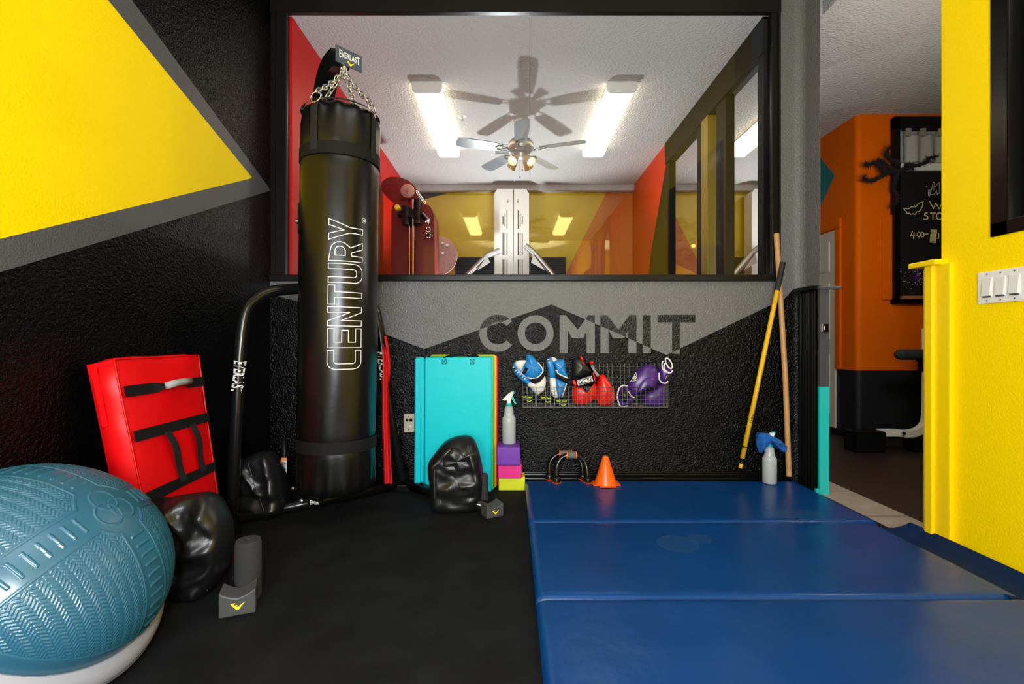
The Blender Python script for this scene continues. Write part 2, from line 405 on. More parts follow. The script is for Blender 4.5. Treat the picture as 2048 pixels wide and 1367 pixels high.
# lettering on it
LM = lettering_mat()
def cp(x, y): return P(940 + x * .2344, 560 + y * .2344, DW - .0015)
lets = []
def ring(cx, cy, ro, ri, a0, a1, n=40):
    o = [(cx + ro * math.cos(R(a0 + (a1 - a0) * i / n)), cy - ro * math.sin(R(a0 + (a1 - a0) * i / n))) for i in range(n + 1)]
    i_ = [(cx + ri * math.cos(R(a0 + (a1 - a0) * i / n)), cy - ri * math.sin(R(a0 + (a1 - a0) * i / n))) for i in range(n + 1)]
    return o, i_
for nm, shp in (('C', ring(238, 450, 158, 96, 40, 320)), ('O', ring(560, 450, 154, 92, 0, 360))):
    o, i_ = shp; mb = MB(); n = len(o); mb.add([cp(*p) for p in o + i_], [[k, k + 1, n + k + 1, n + k] for k in range(n - 1)])
    mb.build('painted_letter', LM, wall_back)
for poly in ([(765, 620), (765, 295), (815, 295), (920, 420), (1010, 295), (1065, 295), (1065, 620), (995, 620), (995, 420), (970, 490), (868, 490), (833, 420), (833, 620)],
             [(1113, 620), (1113, 295), (1170, 295), (1268, 420), (1362, 295), (1420, 295), (1420, 620), (1350, 620), (1350, 420), (1318, 490), (1218, 490), (1182, 420), (1182, 620)],
             [(1475, 620), (1475, 295), (1543, 295), (1543, 620)],
             [(1725, 625), (1725, 357), (1600, 357), (1600, 293), (1922, 293), (1922, 357), (1790, 357), (1790, 625)]):
    MB().add([cp(*p) for p in poly], [list(range(len(poly)))]).build('painted_letter', LM, wall_back)

# baseboard
struct(MB().box((XL, DW - .012, 0), (1.545, DW, .075), 0, .003).box((XL, DW - .017, .03), (1.545, DW, .04), 0, .003).box((XL, DW - .017, .055), (1.545, DW, .063), 0, .003).build('baseboard_back', M_BLACK))

# window in the dividing wall
wf = MB(); wz0, wz1 = SILL, HT
xl0, xl1 = XL + .005, (575 - 1024) / F * DW; xr0, xr1 = (1542 - 1024) / F * DW, 1.545
zs1 = CAMZ + (683 - 549) / F * DW; zt0 = HT - .004
wf.box((xl0, DW - .01, wz0), (xl1, DW + .028, wz1), 0, .006).box((xr0, DW - .01, wz0), (xr1, DW + .028, wz1), 0, .006)
wf.box((xl0, DW - .025, wz0), (xr1, DW + .11, zs1), 0, .006).box((xl0, DW - .012, HT - .003), (xr1, DW + .018, HT + .07), 0, .002)
wf.box((xl0 + .02, DW - .02, wz0), (xl0 + .035, DW, wz1)).box((xr1 - .02, DW - .02, wz0), (xr1 - .008, DW, wz1))
win1 = struct(wf.build('window_1', M_FRAME), 'wide black framed interior window above the lettered half wall', 'window')
jx = (1060 - 1024) / F * DW
MB().add([(xl1, DW + .018, zs1), (jx - .001, DW + .018, zs1), (jx - .001, DW + .018, zt0), (xl1, DW + .018, zt0)], [[0, 1, 2, 3]]).build('pane', M_GLASS, win1, fix=False)
MB().add([(jx + .001, DW + .018, zs1), (xr0, DW + .018, zs1), (xr0, DW + .018, zt0), (jx + .001, DW + .018, zt0)], [[0, 1, 2, 3]]).build('pane', M_GLASS, win1, fix=False)
MB().box((jx - .0015, DW + .014, zs1), (jx + .0015, DW + .022, zt0 - .01)).build('glazing_joint', M_GREYTRIM, win1)

# pier between window and doorway (rounded inner corner), stub of the right wall
SX = 1.665
w = MB(); zp = wxz((1548, 606))[1]
prof = [(1.545, DW)] + [(SX - .03 + .03 * math.sin(R(a)) , DW - .03 + .03 * math.cos(R(a))) for a in ()]
cor = [(1.545, DW), (1.615, DW)] + [(SX - .05 * math.cos(R(a)), DW - .05 * math.sin(R(a))) if 0 else (1.615 + .05 * math.sin(R(a)), DW - .05 + .05 * math.cos(R(a))) for a in (15, 30, 45, 60, 75, 90)] + [(SX, 2.585)]
for (a, b) in zip(cor, cor[1:]):
    w.add([(*a, 0), (*b, 0), (*b, 1.12), (*a, zp if a[0] < 1.55 else 1.12)], [[0, 1, 2, 3]], 0)
    w.add([(*a, zp if a[0] < 1.55 else 1.12), (*b, 1.12), (*b, HF), (*a, HF)], [[0, 1, 2, 3]], 1)
w.box((1.546, DW + .001, 0), (SX + .11, DW + .12, HF), 1).prism([(SX + .0005, 2.585, 0), (SX + .12, 2.87, 0), (SX + .0005, 2.87, 0)], (0, 0, HF), 1)
struct(w.build('wall_pier', [M_BLACKWALL, M_GREYWALL], fix=False, smooth=30))

# right wall with the yellow paint and the dark window
w = MB(); wy1, wz0r, wz1r = 1.693, 1.19, 2.45; wy0 = .35; XO = XR + .13
for lo, hi in (((XR, wy1, 0), (XO, 1.89, HF)), ((XR, YB, 0), (XO, wy0, HF)), ((XR, wy0, 0), (XO, wy1, wz0r)), ((XR, wy0, wz1r), (XO, wy1, HF))):
    w.box(lo, hi)
struct(w.build('wall_right', M_YELLOW))
wf = MB(); d = .062
for lo, hi in (((XR - .006, wy1 - d, wz0r), (XO, wy1, wz1r)), ((XR - .006, wy0, wz0r), (XO, wy0 + d, wz1r)), ((XR - .006, wy0, wz0r), (XO, wy1, wz0r + .05)), ((XR - .006, wy0, wz1r - .05), (XO, wy1, wz1r))):
    wf.box(lo, hi, 0, .004)
win2 = struct(wf.build('window_2', M_BLACK), 'black framed window in the yellow wall at the right edge', 'window')
MB().add([(XR + .06, wy0 + d, wz0r + .05), (XR + .06, wy1 - d, wz0r + .05), (XR + .06, wy1 - d, wz1r - .05), (XR + .06, wy0 + d, wz1r - .05)], [[0, 1, 2, 3]]).build('pane', M_GLASSD, win2, fix=False)
MB().box((XR + .05, wy1 - d - .05, wz0r + .05), (XR + .075, wy1 - d - .012, wz1r - .05)).build('sash', M_FRAME, win2)

# doorway casings with caps (half-height), black on the far jamb, yellow on the near jamb
def casing(name, y0, y1, xf, ztop, mats, mat_cap, sgn, label):
    mb = MB(); n = 5
    mb.box((xf - .018, y0, 0), (xf, y1, ztop - .02), 0, .004)
    for k in range(n):
        yy = y0 + (y1 - y0) * (k + .5) / n; mb.box((xf - .03, yy - .009, 0), (xf - .016, yy + .009, ztop - .03), 0, .005)
    return mb
cz = 1.125
c1 = casing('trim_2', 2.6, 2.735, SX, cz, None, None, 1, '').build('trim_2', M_BLACK)
struct(c1, 'black fluted casing on the far side of the doorway', 'door casing')
MB().box((SX - .05, 2.575, cz - .022), (SX + .01, 2.745, cz), 0, .004).build('casing_cap', M_BLACK, c1)
jm = MB().box((SX - .012, 2.565, .38 + .2), (SX + .04, 2.584, cz - .02), 0, .002).build('jamb_strip', M_GREYTRIM, c1)
MB().box((SX - .012, 2.565, 0.0), (SX + .04, 2.584, .58), 0, .002).box((SX - .028, 2.568, 0.0), (SX - .012, 2.584, .03), 0, .002).build('teal_jamb_strip', M_TEALTRIM, c1)
MB().box((SX - .02, 2.555, cz - .022), (SX + .1, 2.584, cz - .005), 0, .004).build('jamb_cap', M_GREYTRIM, c1)
lt = MB().box((SX - .004, 2.555, .872), (SX + .03, 2.566, .918), 0, .003).build('latch_plate', M_CHROME, c1)
MB().box((SX + .006, 2.549, .884), (SX + .018, 2.556, .906), 0, .002).build('latch_bolt', M_TUBE, lt)
c2m = MB(); cz2 = 1.145
c2m.box((XR - .035, 1.895, 0), (XR + .13, 1.93, cz2 - .02), 0, .004).box((XR - .022, 1.83, 0), (XR, 1.897, cz2 - .02), 0, .005)
for k in range(4): c2m.box((XR - .03 + k * .036, 1.928, 0), (XR - .012 + k * .036, 1.94, cz2 - .03), 0, .005)
c2 = struct(c2m.build('trim_3', M_YTRIM), 'yellow fluted casing on the near side of the doorway', 'door casing')
MB().box((XR - .05, 1.865, cz2 - .022), (XR + .14, 1.99, cz2), 0, .005).build('casing_cap', M_YTRIM, c2)

# rear side of the room, behind the camera: only the jambs beside a wide opening
struct(MB().box((XL, YB - .1, HT - .35), (XO, YB, HF)).box((XL, YB - .1, 0), (XL + .25, YB, HF)).box((XR - .25, YB - .1, 0), (XO, YB, HF)).build('wall_rear', M_YELLOW))

# ---------------------------------------------------------------- far room shell
struct(MB().box((FL - .1, DW + .03, 0), (FL, FARY + .1, HT)).build('wall_far_left', M_RED))
w = MB(); zo = 1.0
w.add([(FL, FARY, 0), (FR, FARY, 0), (FR, FARY, HT), (FL, FARY, HT)], [[0, 1, 2, 3]], 0)
def fp(px, py): v = P(px, py, FARY - .002); return (v.x, FARY - .002, v.z)
w.add([fp(1130, 549), fp(1215, 380), fp(1264, 380), fp(1264, 549)], [[0, 1, 2, 3]], 1)
w.add([(FL, FARY - .002, HT), fp(940, 374), fp(848, 398), (FL, FARY - .002, 2.45)], [[0, 1, 2, 3]], 2)
w.box((FL, FARY + .001, 0), (FR, FARY + .1, HT), 0)
struct(w.build('wall_far', [M_FARY, M_FARO, M_GREYBAND], fix=False))
struct(MB().box((FL, FARY - .1, HT - .075), (FR, FARY - .003, HT), 0, .01).build('trim_4', M_CEIL), 'pale valance along the top of the far wall', 'valance')
# right side of the far room: painted end, header beam, glazed partition
w = MB(); pe = 4.56
w.add([(FR, pe, 0), (FR, FARY, 0), (FR, FARY, HT), (FR, pe, HT)], [[0, 1, 2, 3]], 0)
e = FR - .002
w.add([(e, 4.42, HT), (e, FARY, HT), (e, FARY, .9), (e, 5.35, .9), (e, 5.05, 1.75)], [[0, 1, 2, 3, 4]], 1)
w.box((FR + .001, pe, 0), (FR + .12, FARY + .1, HT), 2)
w.box((FR - .01, DW + .03, HT - .2), (FR + .075, pe, HT), 2).box((FR, DW + .121, 0), (FR + .12, pe, .7), 0)
struct(w.build('wall_far_right', [M_MATTE, M_RED, M_MATTE], fix=False))
wf = MB()
for y0, y1 in ((4.46, 4.56), (3.72, 3.80), (3.28, 3.44), (2.79, 2.86)): wf.box((FR + .0, y0, .7), (FR + .1, y1, HT - .2), 0, .004)
win3 = struct(wf.build('window_3', M_MATTE), 'black framed glazed partition on the right of the far room', 'window')
for y0, y1 in ((3.80, 4.46), (3.44, 3.72), (2.86, 3.28)):
    MB().add([(FR + .03, y0, .7), (FR + .03, y1, .7), (FR + .03, y1, HT - .2), (FR + .03, y0, HT - .2)], [[0, 1, 2, 3]]).build('pane', M_GLASSD, win3, fix=False)
MB().box((FR - .012, 3.56, .7), (FR + .09, 3.68, HT - .2), 0, .004).build('yellow_reflection_strip', mat('olive_reflection_tone', (.22, .15, .0), .5), win3)  # solid yellow strip added in place of a reflection in the partition glass
MB().box((FR - .02, 4.9, .7), (FR - .003, 5.3, 1.35), 0, .004).build('trim_5', M_BLACK).__setitem__('kind', 'structure')

# ---------------------------------------------------------------- hall shell
HX, HY = 2.87, 3.97
w = MB(); bz = .583
cr = .04
hp = [(5.2, HY), (HX + cr, HY)] + [(HX + cr - cr * math.sin(R(a)), HY + cr - cr * math.cos(R(a))) for a in (18, 36, 54, 72, 90)] + [(HX, 9.5)]
for a, b in zip(hp, hp[1:]):
    w.add([(*a, 0), (*b, 0), (*b, bz), (*a, bz)], [[0, 1, 2, 3]], 1); w.add([(*a, bz), (*b, bz), (*b, HT), (*a, HT)], [[0, 1, 2, 3]], 0)
def hp2(px, py): Y = F * HX / (px - 1024); return (HX - .002, Y, CAMZ - (py - 683) / F * Y)
a, b, c = hp2(1640, 313), hp2(1670, 350), hp2(1640, 415)
w.add([a, b, c, (HX - .002, 4.75, 2.36)], [[0, 1, 2, 3]], 2)
w.box((HX + .05, HY + .05, 0), (5.2, 9.5, HT), 0)
struct(w.build('wall_hall', [M_ORANGE, M_CHAR, M_TEALP], fix=False, smooth=30))
struct(MB().box((FR + .13, 9.4, 0), (HX, 9.5, HT)).box((5.1, .3, 0), (5.2, HY, HT)).box((XO, .2, 0), (5.2, .3, HT)).box((FR + .121, FARY + .1, 0), (FR + .13, 9.4, HT)).build('wall_hall_end', M_CHAR))
dm = MB().box((HX - .015, 4.22, .06), (HX - .001, 5.0, 1.81), 0, .004)
for y0, y1 in ((4.29, 4.55), (4.67, 4.93)):
    for z0, z1 in ((.18, .72), (.84, 1.35), (1.45, 1.72)): dm.box((HX - .024, y0, z0), (HX - .01, y1, z1), 0, .012)
door1 = struct(dm.build('door_1', M_DOOR), 'beige six panel door in the orange hall wall', 'door')
MB().box((HX - .022, 4.15, bz), (HX - .002, 4.215, 1.818), 0, .006).box((HX - .022, 4.15, 1.82), (HX - .002, 5.08, 1.9), 0, .006).build('door_frame', M_ORANGE, door1)
struct(MB().box((3.07, HY - .02, 1.17), (3.165, HY - .001, CAMZ + (683 - 430) / F * HY), 0, .004).build('trim_6', M_ORANGE), 'raised orange panel beside the chalkboard', 'trim')

# ================================================================ OBJECTS
# ---- hall: chalkboard unit
cy = HY - .05
def cx_(px): return (px - 1024) / F * cy
def cz_(py): return CAMZ - (py - 683) / F * cy
x0 = cx_(1790); x1 = 4.3; z0 = cz_(606); z1 = cz_(232)
ch = thing('chalkboard_frame', (x0, HY, z0), 'tall black chalkboard with chalk drawings hung on the orange hall wall', 'chalkboard')
MB().box((x0, cy, z0), (x0 + .045, HY, z1), 0, .003).box((x1 - .045, cy, z0), (x1, HY, z1), 0, .003).box((x0, cy, z0), (x1, HY, z0 + .045), 0, .003).box((x0, cy, z1 - .1), (x1, HY, z1), 0, .003).build('frame', M_BLACK, ch)
zb1 = cz_(340)
MB().box((x0 + .045, cy + .02, z0 + .04), (x1 - .045, HY - .005, zb1)).build('board', M_BOARD, ch)
MB().box((x0 + .05, cy - .03, cz_(598)), (x1 - .05, cy + .02, cz_(591)), 0, .004).build('chalk_ledge', M_OAK, ch)
MB().box((x0 + .045, cy - .005, zb1), (x1 - .045, HY - .005, cz_(326)), 0, .003).build('sill', M_WHITEM, ch)
MB().box((x0 + .045, cy + .03, cz_(330)), (x1 - .045, HY - .003, z1 - .09)).build('window_pane', M_CURT, ch)
ck = frame((0, cy + .018, 0), (1, 0, 0), (0, 0, 1))
mb = MB()
def chalk(pts, wd=.007, closed=False, mm=None):
    mb_ = mm or mb; ribbon(mb_, [(cx_(1700 + x * .2853), cz_(230 + y * .2853)) for x, y in pts], wd, ck, closed)
chalk([(388, 648), (425, 650), (440, 640), (445, 632), (455, 638), (465, 628), (472, 640), (495, 612), (527, 600), (518, 640), (500, 668), (480, 672), (470, 690), (455, 685), (440, 690), (430, 680), (412, 684), (408, 670)], .006, True); mb.build('chalk_bat', M_CHALK, ch, fix=False); mb = MB()
chalk([(570, 596), (598, 648), (615, 610), (640, 652)]); chalk([(640, 652), (665, 596)])
for dx, dy in ((0, 0),): chalk([(558, 678), (540, 680), (536, 694), (556, 704), (560, 718), (545, 726), (530, 722)], .009)
chalk([(575, 680), (615, 680)], .009); chalk([(595, 680), (595, 726)], .009)
chalk([(640 + 20 * math.cos(a * PI / 10), 702 + 24 * math.sin(a * PI / 10)) for a in range(20)], .009, True)
mb.build('chalk_words', M_CHALK, ch, fix=False)['kind'] = 'stuff'; mb = MB()
chalk([(452, 806), (440, 838), (470, 834)]); chalk([(462, 815), (458, 862)])
for c_ in ((478, 822), (478, 840)): chalk([(c_[0] - 2, c_[1]), (c_[0] + 2, c_[1])], .006)
for cxx in (496, 522): chalk([(cxx + 11 * math.cos(a * PI / 8), 832 + 17 * math.sin(a * PI / 8)) for a in range(16)], .006, True)
chalk([(538, 828), (564, 826)], .008)
mb.build('chalk_hours', M_CHALK, ch, fix=False)['kind'] = 'stuff'; mb = MB()
chalk([(582, 800), (575, 885), (615, 888), (620, 800)], .006, True); chalk([(622, 820), (636, 820), (636, 858), (618, 858)], .006)
for k in range(5): chalk([(586 + k * 7, 808), (581 + k * 7, 880)], .011)
mb.build('chalk_mug', M_CHALK, ch, fix=False)
mb = MB(); chalk([(548, 490), (552, 500)]); chalk([(562, 520), (575, 518), (572, 560), (562, 556)], .005, True)
chalk([(575, 550), (598, 462), (606, 470), (600, 520), (622, 480), (640, 465), (640, 540), (625, 550), (622, 520), (600, 552)], .005, True)
mb.build('chalk_title', M_CHALKW, ch, fix=False)
rr = random.Random(7); mb = MB(); mp = MB()
for k in range(70):
    x, y = rr.gauss(480, 55), rr.gauss(1110, 60)
    if 350 < x < 620 and 990 < y < 1240:
        (mp if k % 4 == 0 else mb).box(ck(cx_(1700 + x * .2853) - .003, cz_(230 + y * .2853) - .003), Vector(ck(cx_(1700 + x * .2853) + .003, cz_(230 + y * .2853) + .003)) + Vector((0, .002, 0)))
chalk([(480, 1060), (488, 1100), (485, 1130), (500, 1170)], .012, False, mp); chalk([(475, 1130), (498, 1140)], .02, False, mp)
mb.build('chalk_specks', M_CHALKW, ch)['kind'] = 'stuff'; mp.build('purple_chalk_smudge', M_PURG, ch)['kind'] = 'stuff'
ct = thing('curtain', (cx_(1850), cy, cz_(325)), 'short grey tab top curtain hanging above the chalkboard', 'curtain')
MB().grid(lambda u, v: Vector((x0 + .06 + u * .8, cy - .02 + .016 * math.sin(u * 42) * (1 - .4 * v), cz_(325) + v * (cz_(272) - cz_(325)))), 120, 10).build('cloth', M_CURT, ct, True, fix=False)
for px in (1811, 1840, 1876, 1905, 1935): MB().box((cx_(px) - .022, cy - .035, cz_(274)), (cx_(px) + .022, cy - .005, cz_(259)), 0, .004).build('tab', mat('tab_cloth', (.24, .23, .18), .85), ct)
MB().tube([(x0 + .045, cy - .02, cz_(262)), (x0 + .9, cy - .02, cz_(262))], .008).build('rod', M_TUBE, ct)
# branch decoration
def br(pts): return [P(1700 + x * .2853, 230 + y * .2853, cy - .06) for x, y in pts]
bd = MB(); rr = random.Random(3)
limbs = [[(340, 390), (270, 400), (215, 430), (150, 462), (95, 448), (104, 430)], [(330, 385), (235, 400), (195, 350), (160, 335), (118, 352), (108, 330)],
         [(330, 380), (270, 360), (215, 325), (180, 320)], [(330, 360), (320, 330), (290, 318), (250, 275), (262, 250), (285, 220)],
         [(350, 390), (400, 365), (410, 340), (470, 352), (545, 325), (560, 295), (620, 285)], [(345, 395), (310, 470), (315, 520), (330, 560), (318, 615), (290, 632)], [(400, 370), (435, 360), (440, 368)]]
for L in limbs:
    c = catmull(br(L), 6, False); n = len(c)
    c = [p + Vector((0, mnoise.noise(p * 9) * .03, 0)) for p in c]
    bd.tube(c, [.019 * (1 - .6 * i / n) + .004 * mnoise.noise(p * 60) for i, p in enumerate(c)], 8)
    for i in range(n * 5):
        p = c[rr.randrange(n)]; dv = Vector((rr.gauss(0, 1), rr.gauss(0, .4), rr.gauss(0, 1))).normalized() * .035; bd.tube([p, p + dv], [.0022, .0006], 3)
tag(bd.build('branch_decoration', M_FUR), 'fuzzy black bare branch decoration fixed to the chalkboard corner', 'decoration')
# exercise machine in the hall
ey = 3.6
em = thing('exercise_machine', P(1840, 875, ey), 'exercise machine with white curved frame and black padded roller in the hall', 'exercise machine')
def ep(px, py, dy=0): return P(px, py, ey) + Vector((0, dy, 0))
MB().tube(catmull([ep(1856, 656), ep(1856, 700), ep(1856, 780), ep(1855, 825), ep(1850, 848), ep(1836, 861), ep(1815, 866), ep(1790, 864), ep(1758, 864)], 6, False), .036, sq=Vector((0, 1, 0))).build('frame', M_MACHW, em, 40)
MB().tube([ep(1801, 708), ep(1851, 708)], .04, 20).lathe([(0, -.04), (.02, -.035), (.036, -.015), (.04, 0)], 20, Matrix.Translation(ep(1801, 708)) @ Matrix.Rotation(R(90), 4, 'Y')).build('roller_pad', M_FOAM, em, 40)
MB().box(ep(1846, 742, -.05), ep(1878, 702, .05), 0, .006).box(ep(1838, 722, -.03), ep(1848, 712, .03), 0, .004).build('bracket', M_TUBE, em)
MB().lathe([(.0, 0), (.014, 0), (.014, .012), (0, .014)], 12, Matrix.Translation(ep(1800, 864, -.026)) @ Matrix.Rotation(R(90), 4, 'X')).build('bolt', M_STEEL, em)
eb = ep(1700, 864).z
MB().box((ep(1700, 864).x, ey - .07, 0), (ep(1758, 864).x, ey + .07, eb + .02), 0, .01).build('foot', M_TUBE, em)
MB().box((ep(1815, 864).x, ey - .05, 0), (ep(1845, 864).x, ey + .05, eb - .03), 0, .01).build('foot', M_TUBE, em)
# hall wall-mounted strip lights seen through the partition
for k, (y0, y1, lb) in enumerate(((5.0, 6.2, 'nearer warm strip light on the hall wall seen through the partition glass'), (6.3, 7.5, 'farther warm strip light on the hall wall seen through the partition glass'))):
    t = thing('strip_light', (HX - .05, (y0 + y1) / 2, 2.3), lb, 'strip light', 'strip lights on the hall wall')
    MB().box((HX - .06, y0, 2.24), (HX - .001, y1, 2.40), 0, .01).build('housing', M_FIXT, t); MB().box((HX - .085, y0 + .01, 2.25), (HX - .061, y1 - .01, 2.39), 0, .01).build('diffuser', M_DIFF, t)

# ---- far room: ceiling fixtures
def fixture(cxm, y0, y1, lb):
    wd = .108; t = thing('ceiling_light', (cxm, (y0 + y1) / 2, HT), lb, 'ceiling light', 'strip lights on the far room ceiling'); z = HT - .075
    MB().prism([(cxm - wd, y0, HT), (cxm + wd, y0, HT), (cxm + wd, y0, z + .02), (cxm + wd - .02, y0, z), (cxm - wd + .02, y0, z), (cxm - wd, y0, z + .02)], (0, .025, 0)).build('end_cap', M_FIXT, t)
    MB().prism([(cxm - wd, y1 - .025, HT), (cxm + wd, y1 - .025, HT), (cxm + wd, y1 - .025, z + .02), (cxm + wd - .02, y1 - .025, z), (cxm - wd + .02, y1 - .025, z), (cxm - wd, y1 - .025, z + .02)], (0, .025, 0)).build('end_cap', M_FIXT, t)
    wd -= .006
    MB().prism([(cxm - wd, y0 + .026, HT - .012), (cxm + wd, y0 + .026, HT - .012), (cxm + wd, y0 + .026, z + .022), (cxm + wd - .02, y0 + .026, z + .003), (cxm - wd + .02, y0 + .026, z + .003), (cxm - wd, y0 + .026, z + .022)], (0, y1 - y0 - .052, 0)).build('diffuser', M_DIFF, t)
    MB().box((cxm - .1, y0 + .01, HT - .011), (cxm + .1, y1 - .01, HT - .001)).build('back_plate', M_FIXT, t)
fixture(-.62, 3.47, 4.72, 'left of the two long lit strip lights on the far room ceiling')
fixture(.80, 3.47, 4.72, 'right of the two long lit strip lights on the far room ceiling')
for (px, py, lb) in ((925, 232, 'small white ceiling sprinkler rose nearer the window'), (943, 284, 'small white ceiling sprinkler rose near the fan')):
    Y = 1.893 * F / (683 - py); p = P(px, py, Y)
    t = thing('sprinkler', (p.x, p.y, HT), lb, 'sprinkler', 'ceiling sprinklers')
    MB().lathe([(0, -.012), (.02, -.012), (.036, -.004), (.036, 0), (0, 0)], 20, Matrix.Translation((p.x, p.y, HT - .0005))).build('rose', M_WHITEP, t, 40)
    MB().lathe([(0, -.035), (.015, -.035), (.015, -.031), (.004, -.03), (.004, -.012), (0, -.012)], 12, Matrix.Translation((p.x, p.y, HT))).build('head', M_STEEL, t, 40)
Y = 1.893 * F / (683 - 297); p = P(1000, 297, Y)
vm = MB().box((p.x - .06, p.y - .1, HT - .012), (p.x + .1, p.y + .1, HT - .001), 0, .003)
for k in range(5): vm.box((p.x - .05, p.y - .08 + k * .035, HT - .016), (p.x + .09, p.y - .066 + k * .035, HT - .010), 1)
tag(vm.build('ceiling_vent', [M_WHITEP, M_CHAR]), 'white slotted ceiling vent partly behind the fan', 'vent')

# ---- ceiling fan
fx, fy = .075, 4.06
fan = thing('ceiling_fan', (fx, fy, HT), 'five blade ceiling fan with four spot shades in the far room', 'ceiling fan')
T = Matrix.Translation
MB().lathe([(.0, 0), (.062, 0), (.062, -.015), (.058, -.03), (.05, -.055), (.03, -.075), (.012, -.08), (0, -.08)], 28, T((fx, fy, HT))).build('canopy', M_FANM, fan, 40)
MB().tube([(fx, fy, HT - .07), (fx, fy, HT - .15)], .012).lathe([(.02, -.135), (.03, -.15), (.03, -.17)], 16, T((fx, fy, HT))).build('downrod', M_FANM, fan, 40)
MB().lathe([(0, -.16), (.05, -.162), (.085, -.18), (.108, -.21), (.108, -.25), (.09, -.275), (.05, -.285), (0, -.285)], 32, T((fx, fy, HT))).build('motor_housing', M_FANM, fan, 40)
zb = HT - .265
for k in range(5):
    a = R(-90 + 72 * k); Mx = T((fx, fy, zb)) @ Matrix.Rotation(a, 4, 'Z') @ Matrix.Rotation(R(11), 4, 'X')
    out = [(.17, -.045), (.30, -.058), (.50, -.062), (.545, -.05), (.56, 0), (.545, .05), (.50, .062), (.30, .058), (.17, .045)]
    MB().prism([Mx @ Vector((x, y, 0)) for x, y in out], (0, 0, .007)).build('blade', M_BLADE, fan)
    MB().tube([Mx @ Vector(q) for q in ((.08, 0, 0), (.12, .018, -.014), (.17, .03, -.006), (.21, .02, -.006), (.22, 0, -.006), (.21, -.02, -.006), (.17, -.03, -.006), (.12, -.018, -.014), (.08, 0, 0))], .006, 8).build('blade_iron', M_FANM, fan, 40)
MB().lathe([(0, -.28), (.055, -.285), (.062, -.305), (.05, -.335), (.03, -.345), (0, -.345)], 24, T((fx, fy, HT))).build('light_kit', M_FANM, fan, 40)
for k in range(4):
    a = R(-130 + 90 * k); dirv = Vector((math.cos(a), math.sin(a), -.95)).normalized(); p0 = Vector((fx, fy, HT - .32)) + Vector((math.cos(a), math.sin(a), 0)) * .04
    rot = dirv.to_track_quat('Z', 'Y').to_matrix().to_4x4()
    s_ = MB().lathe([(.016, .0), (.018, .02), (.026, .035), (.034, .075), (.042, .1), (.04, .1), (.032, .074), (.022, .036), (.012, .02)], 20, T(p0) @ rot).build('spot_shade', M_AMBER, fan, 40)
    MB().lathe([(0, .045), (.015, .05), (.026, .07), (.028, .085), (.02, .098), (0, .1)], 16, T(p0) @ rot).build('bulb', M_BULB, s_, True)
for dx, L in ((-.008, .16), (.012, .10)):
    MB().tube([(fx + dx, fy - .05, HT - .335), (fx + dx, fy - .05, HT - .34 - L)], .0018, 6).lathe([(0, 0), (.006, .006), (.006, .016), (0, .022)], 10, T((fx + dx, fy - .05, HT - .36 - L))).build('pull_chain', M_FANM, fan)

# ---- white twin tower in the far room
ty = 5.58
tw = thing('weight_machine', (0.0, ty, 0), 'white twin tower cable machine with slotted shrouds and silver side arms', 'exercise machine')
for i, (xa, xb) in enumerate(((989, 1026), (1028, 1058))):
    A, B = P(xa, 0, ty).x, P(xb, 0, ty).x; zt = CAMZ + (683 - 377) / F * ty
    ch_ = .05
    poly = [(A, ty, 0), (B, ty, 0), (B, ty, zt if i == 0 else zt - ch_), (B - (0 if i == 0 else ch_ * .7), ty, zt), (A + (ch_ * .7 if i == 0 else 0), ty, zt), (A, ty, zt - ch_ if i == 0 else zt)]
    twr = MB().prism(poly, (0, .18, 0)).build('tower_shroud', M_MACHW, tw)
    sl = MB(); cxs = (A + B) / 2 + (.015 if i == 0 else -.015)
    for k in range(3):
        x = cxs + (k - 1) * .024; up = [.0, .03, .06][k if i == 0 else 2 - k]
        for (pa, pb) in ((420 + (12 - up * 200), 448 + up * 160), (465, 510), (518, 549)):
            sl.box((x - .005, ty - .004, CAMZ + (683 - pb) / F * ty), (x + .005, ty + .001, CAMZ + (683 - pa) / F * ty), 0, .003)
    sl.build('slots', M_TUBE, twr)
    MB().lathe([(0, -.006), (.008, -.006), (.011, 0), (0, 0)], 12, T((cxs + (.03 if i == 0 else -.03), ty - .001, CAMZ + (683 - 403) / F * ty)) @ Matrix.Rotation(R(-90), 4, 'X')).build('screw', M_STEEL, twr)
for sgn, pts in ((-1, [(1000, 500), (975, 510), (932, 552), (900, 590)]), (1, [(1050, 490), (1068, 505), (1105, 548), (1140, 590)])):
    MB().tube([P(x, y, ty - .12) for x, y in pts], .033, 14).build('side_arm', M_STEEL, tw, 40)
    MB().prism([P(x, y, ty - .16) for x, y in ([(974, 510), (980, 524), (955, 540)] if sgn < 0 else [(1066, 507), (1090, 540), (1062, 524)])], (0, .01, 0)).build('gusset', M_STEEL, tw)
MB().box(P(1024, 500, ty) + Vector((-.005, .06, -1.0)), P(1030, 395, ty) + Vector((.0, .1, 0)), 0).build('guide_rail', M_STEEL, tw)
# louvred dark panel low on the far wall
lv = MB(); lx0, lx1 = P(910, 0, 5.75).x, P(1132, 0, 5.75).x; lz1 = CAMZ + (683 - 513) / F * 5.75
lv.box((lx0, 5.76, .75), (lx1, 5.82, lz1), 0, .005)
for k in range(22): lv.box((lx0 + .02, 5.745, .78 + k * .048), (lx1 - .02, 5.77, .81 + k * .048), 1, .003)
tag(lv.build('slatted_blind', [M_BLACK, mat('blind_slat', (.012, .006, .006), .5, spec=.2)]), 'dark slatted blind low on the far wall behind the white towers', 'blind')

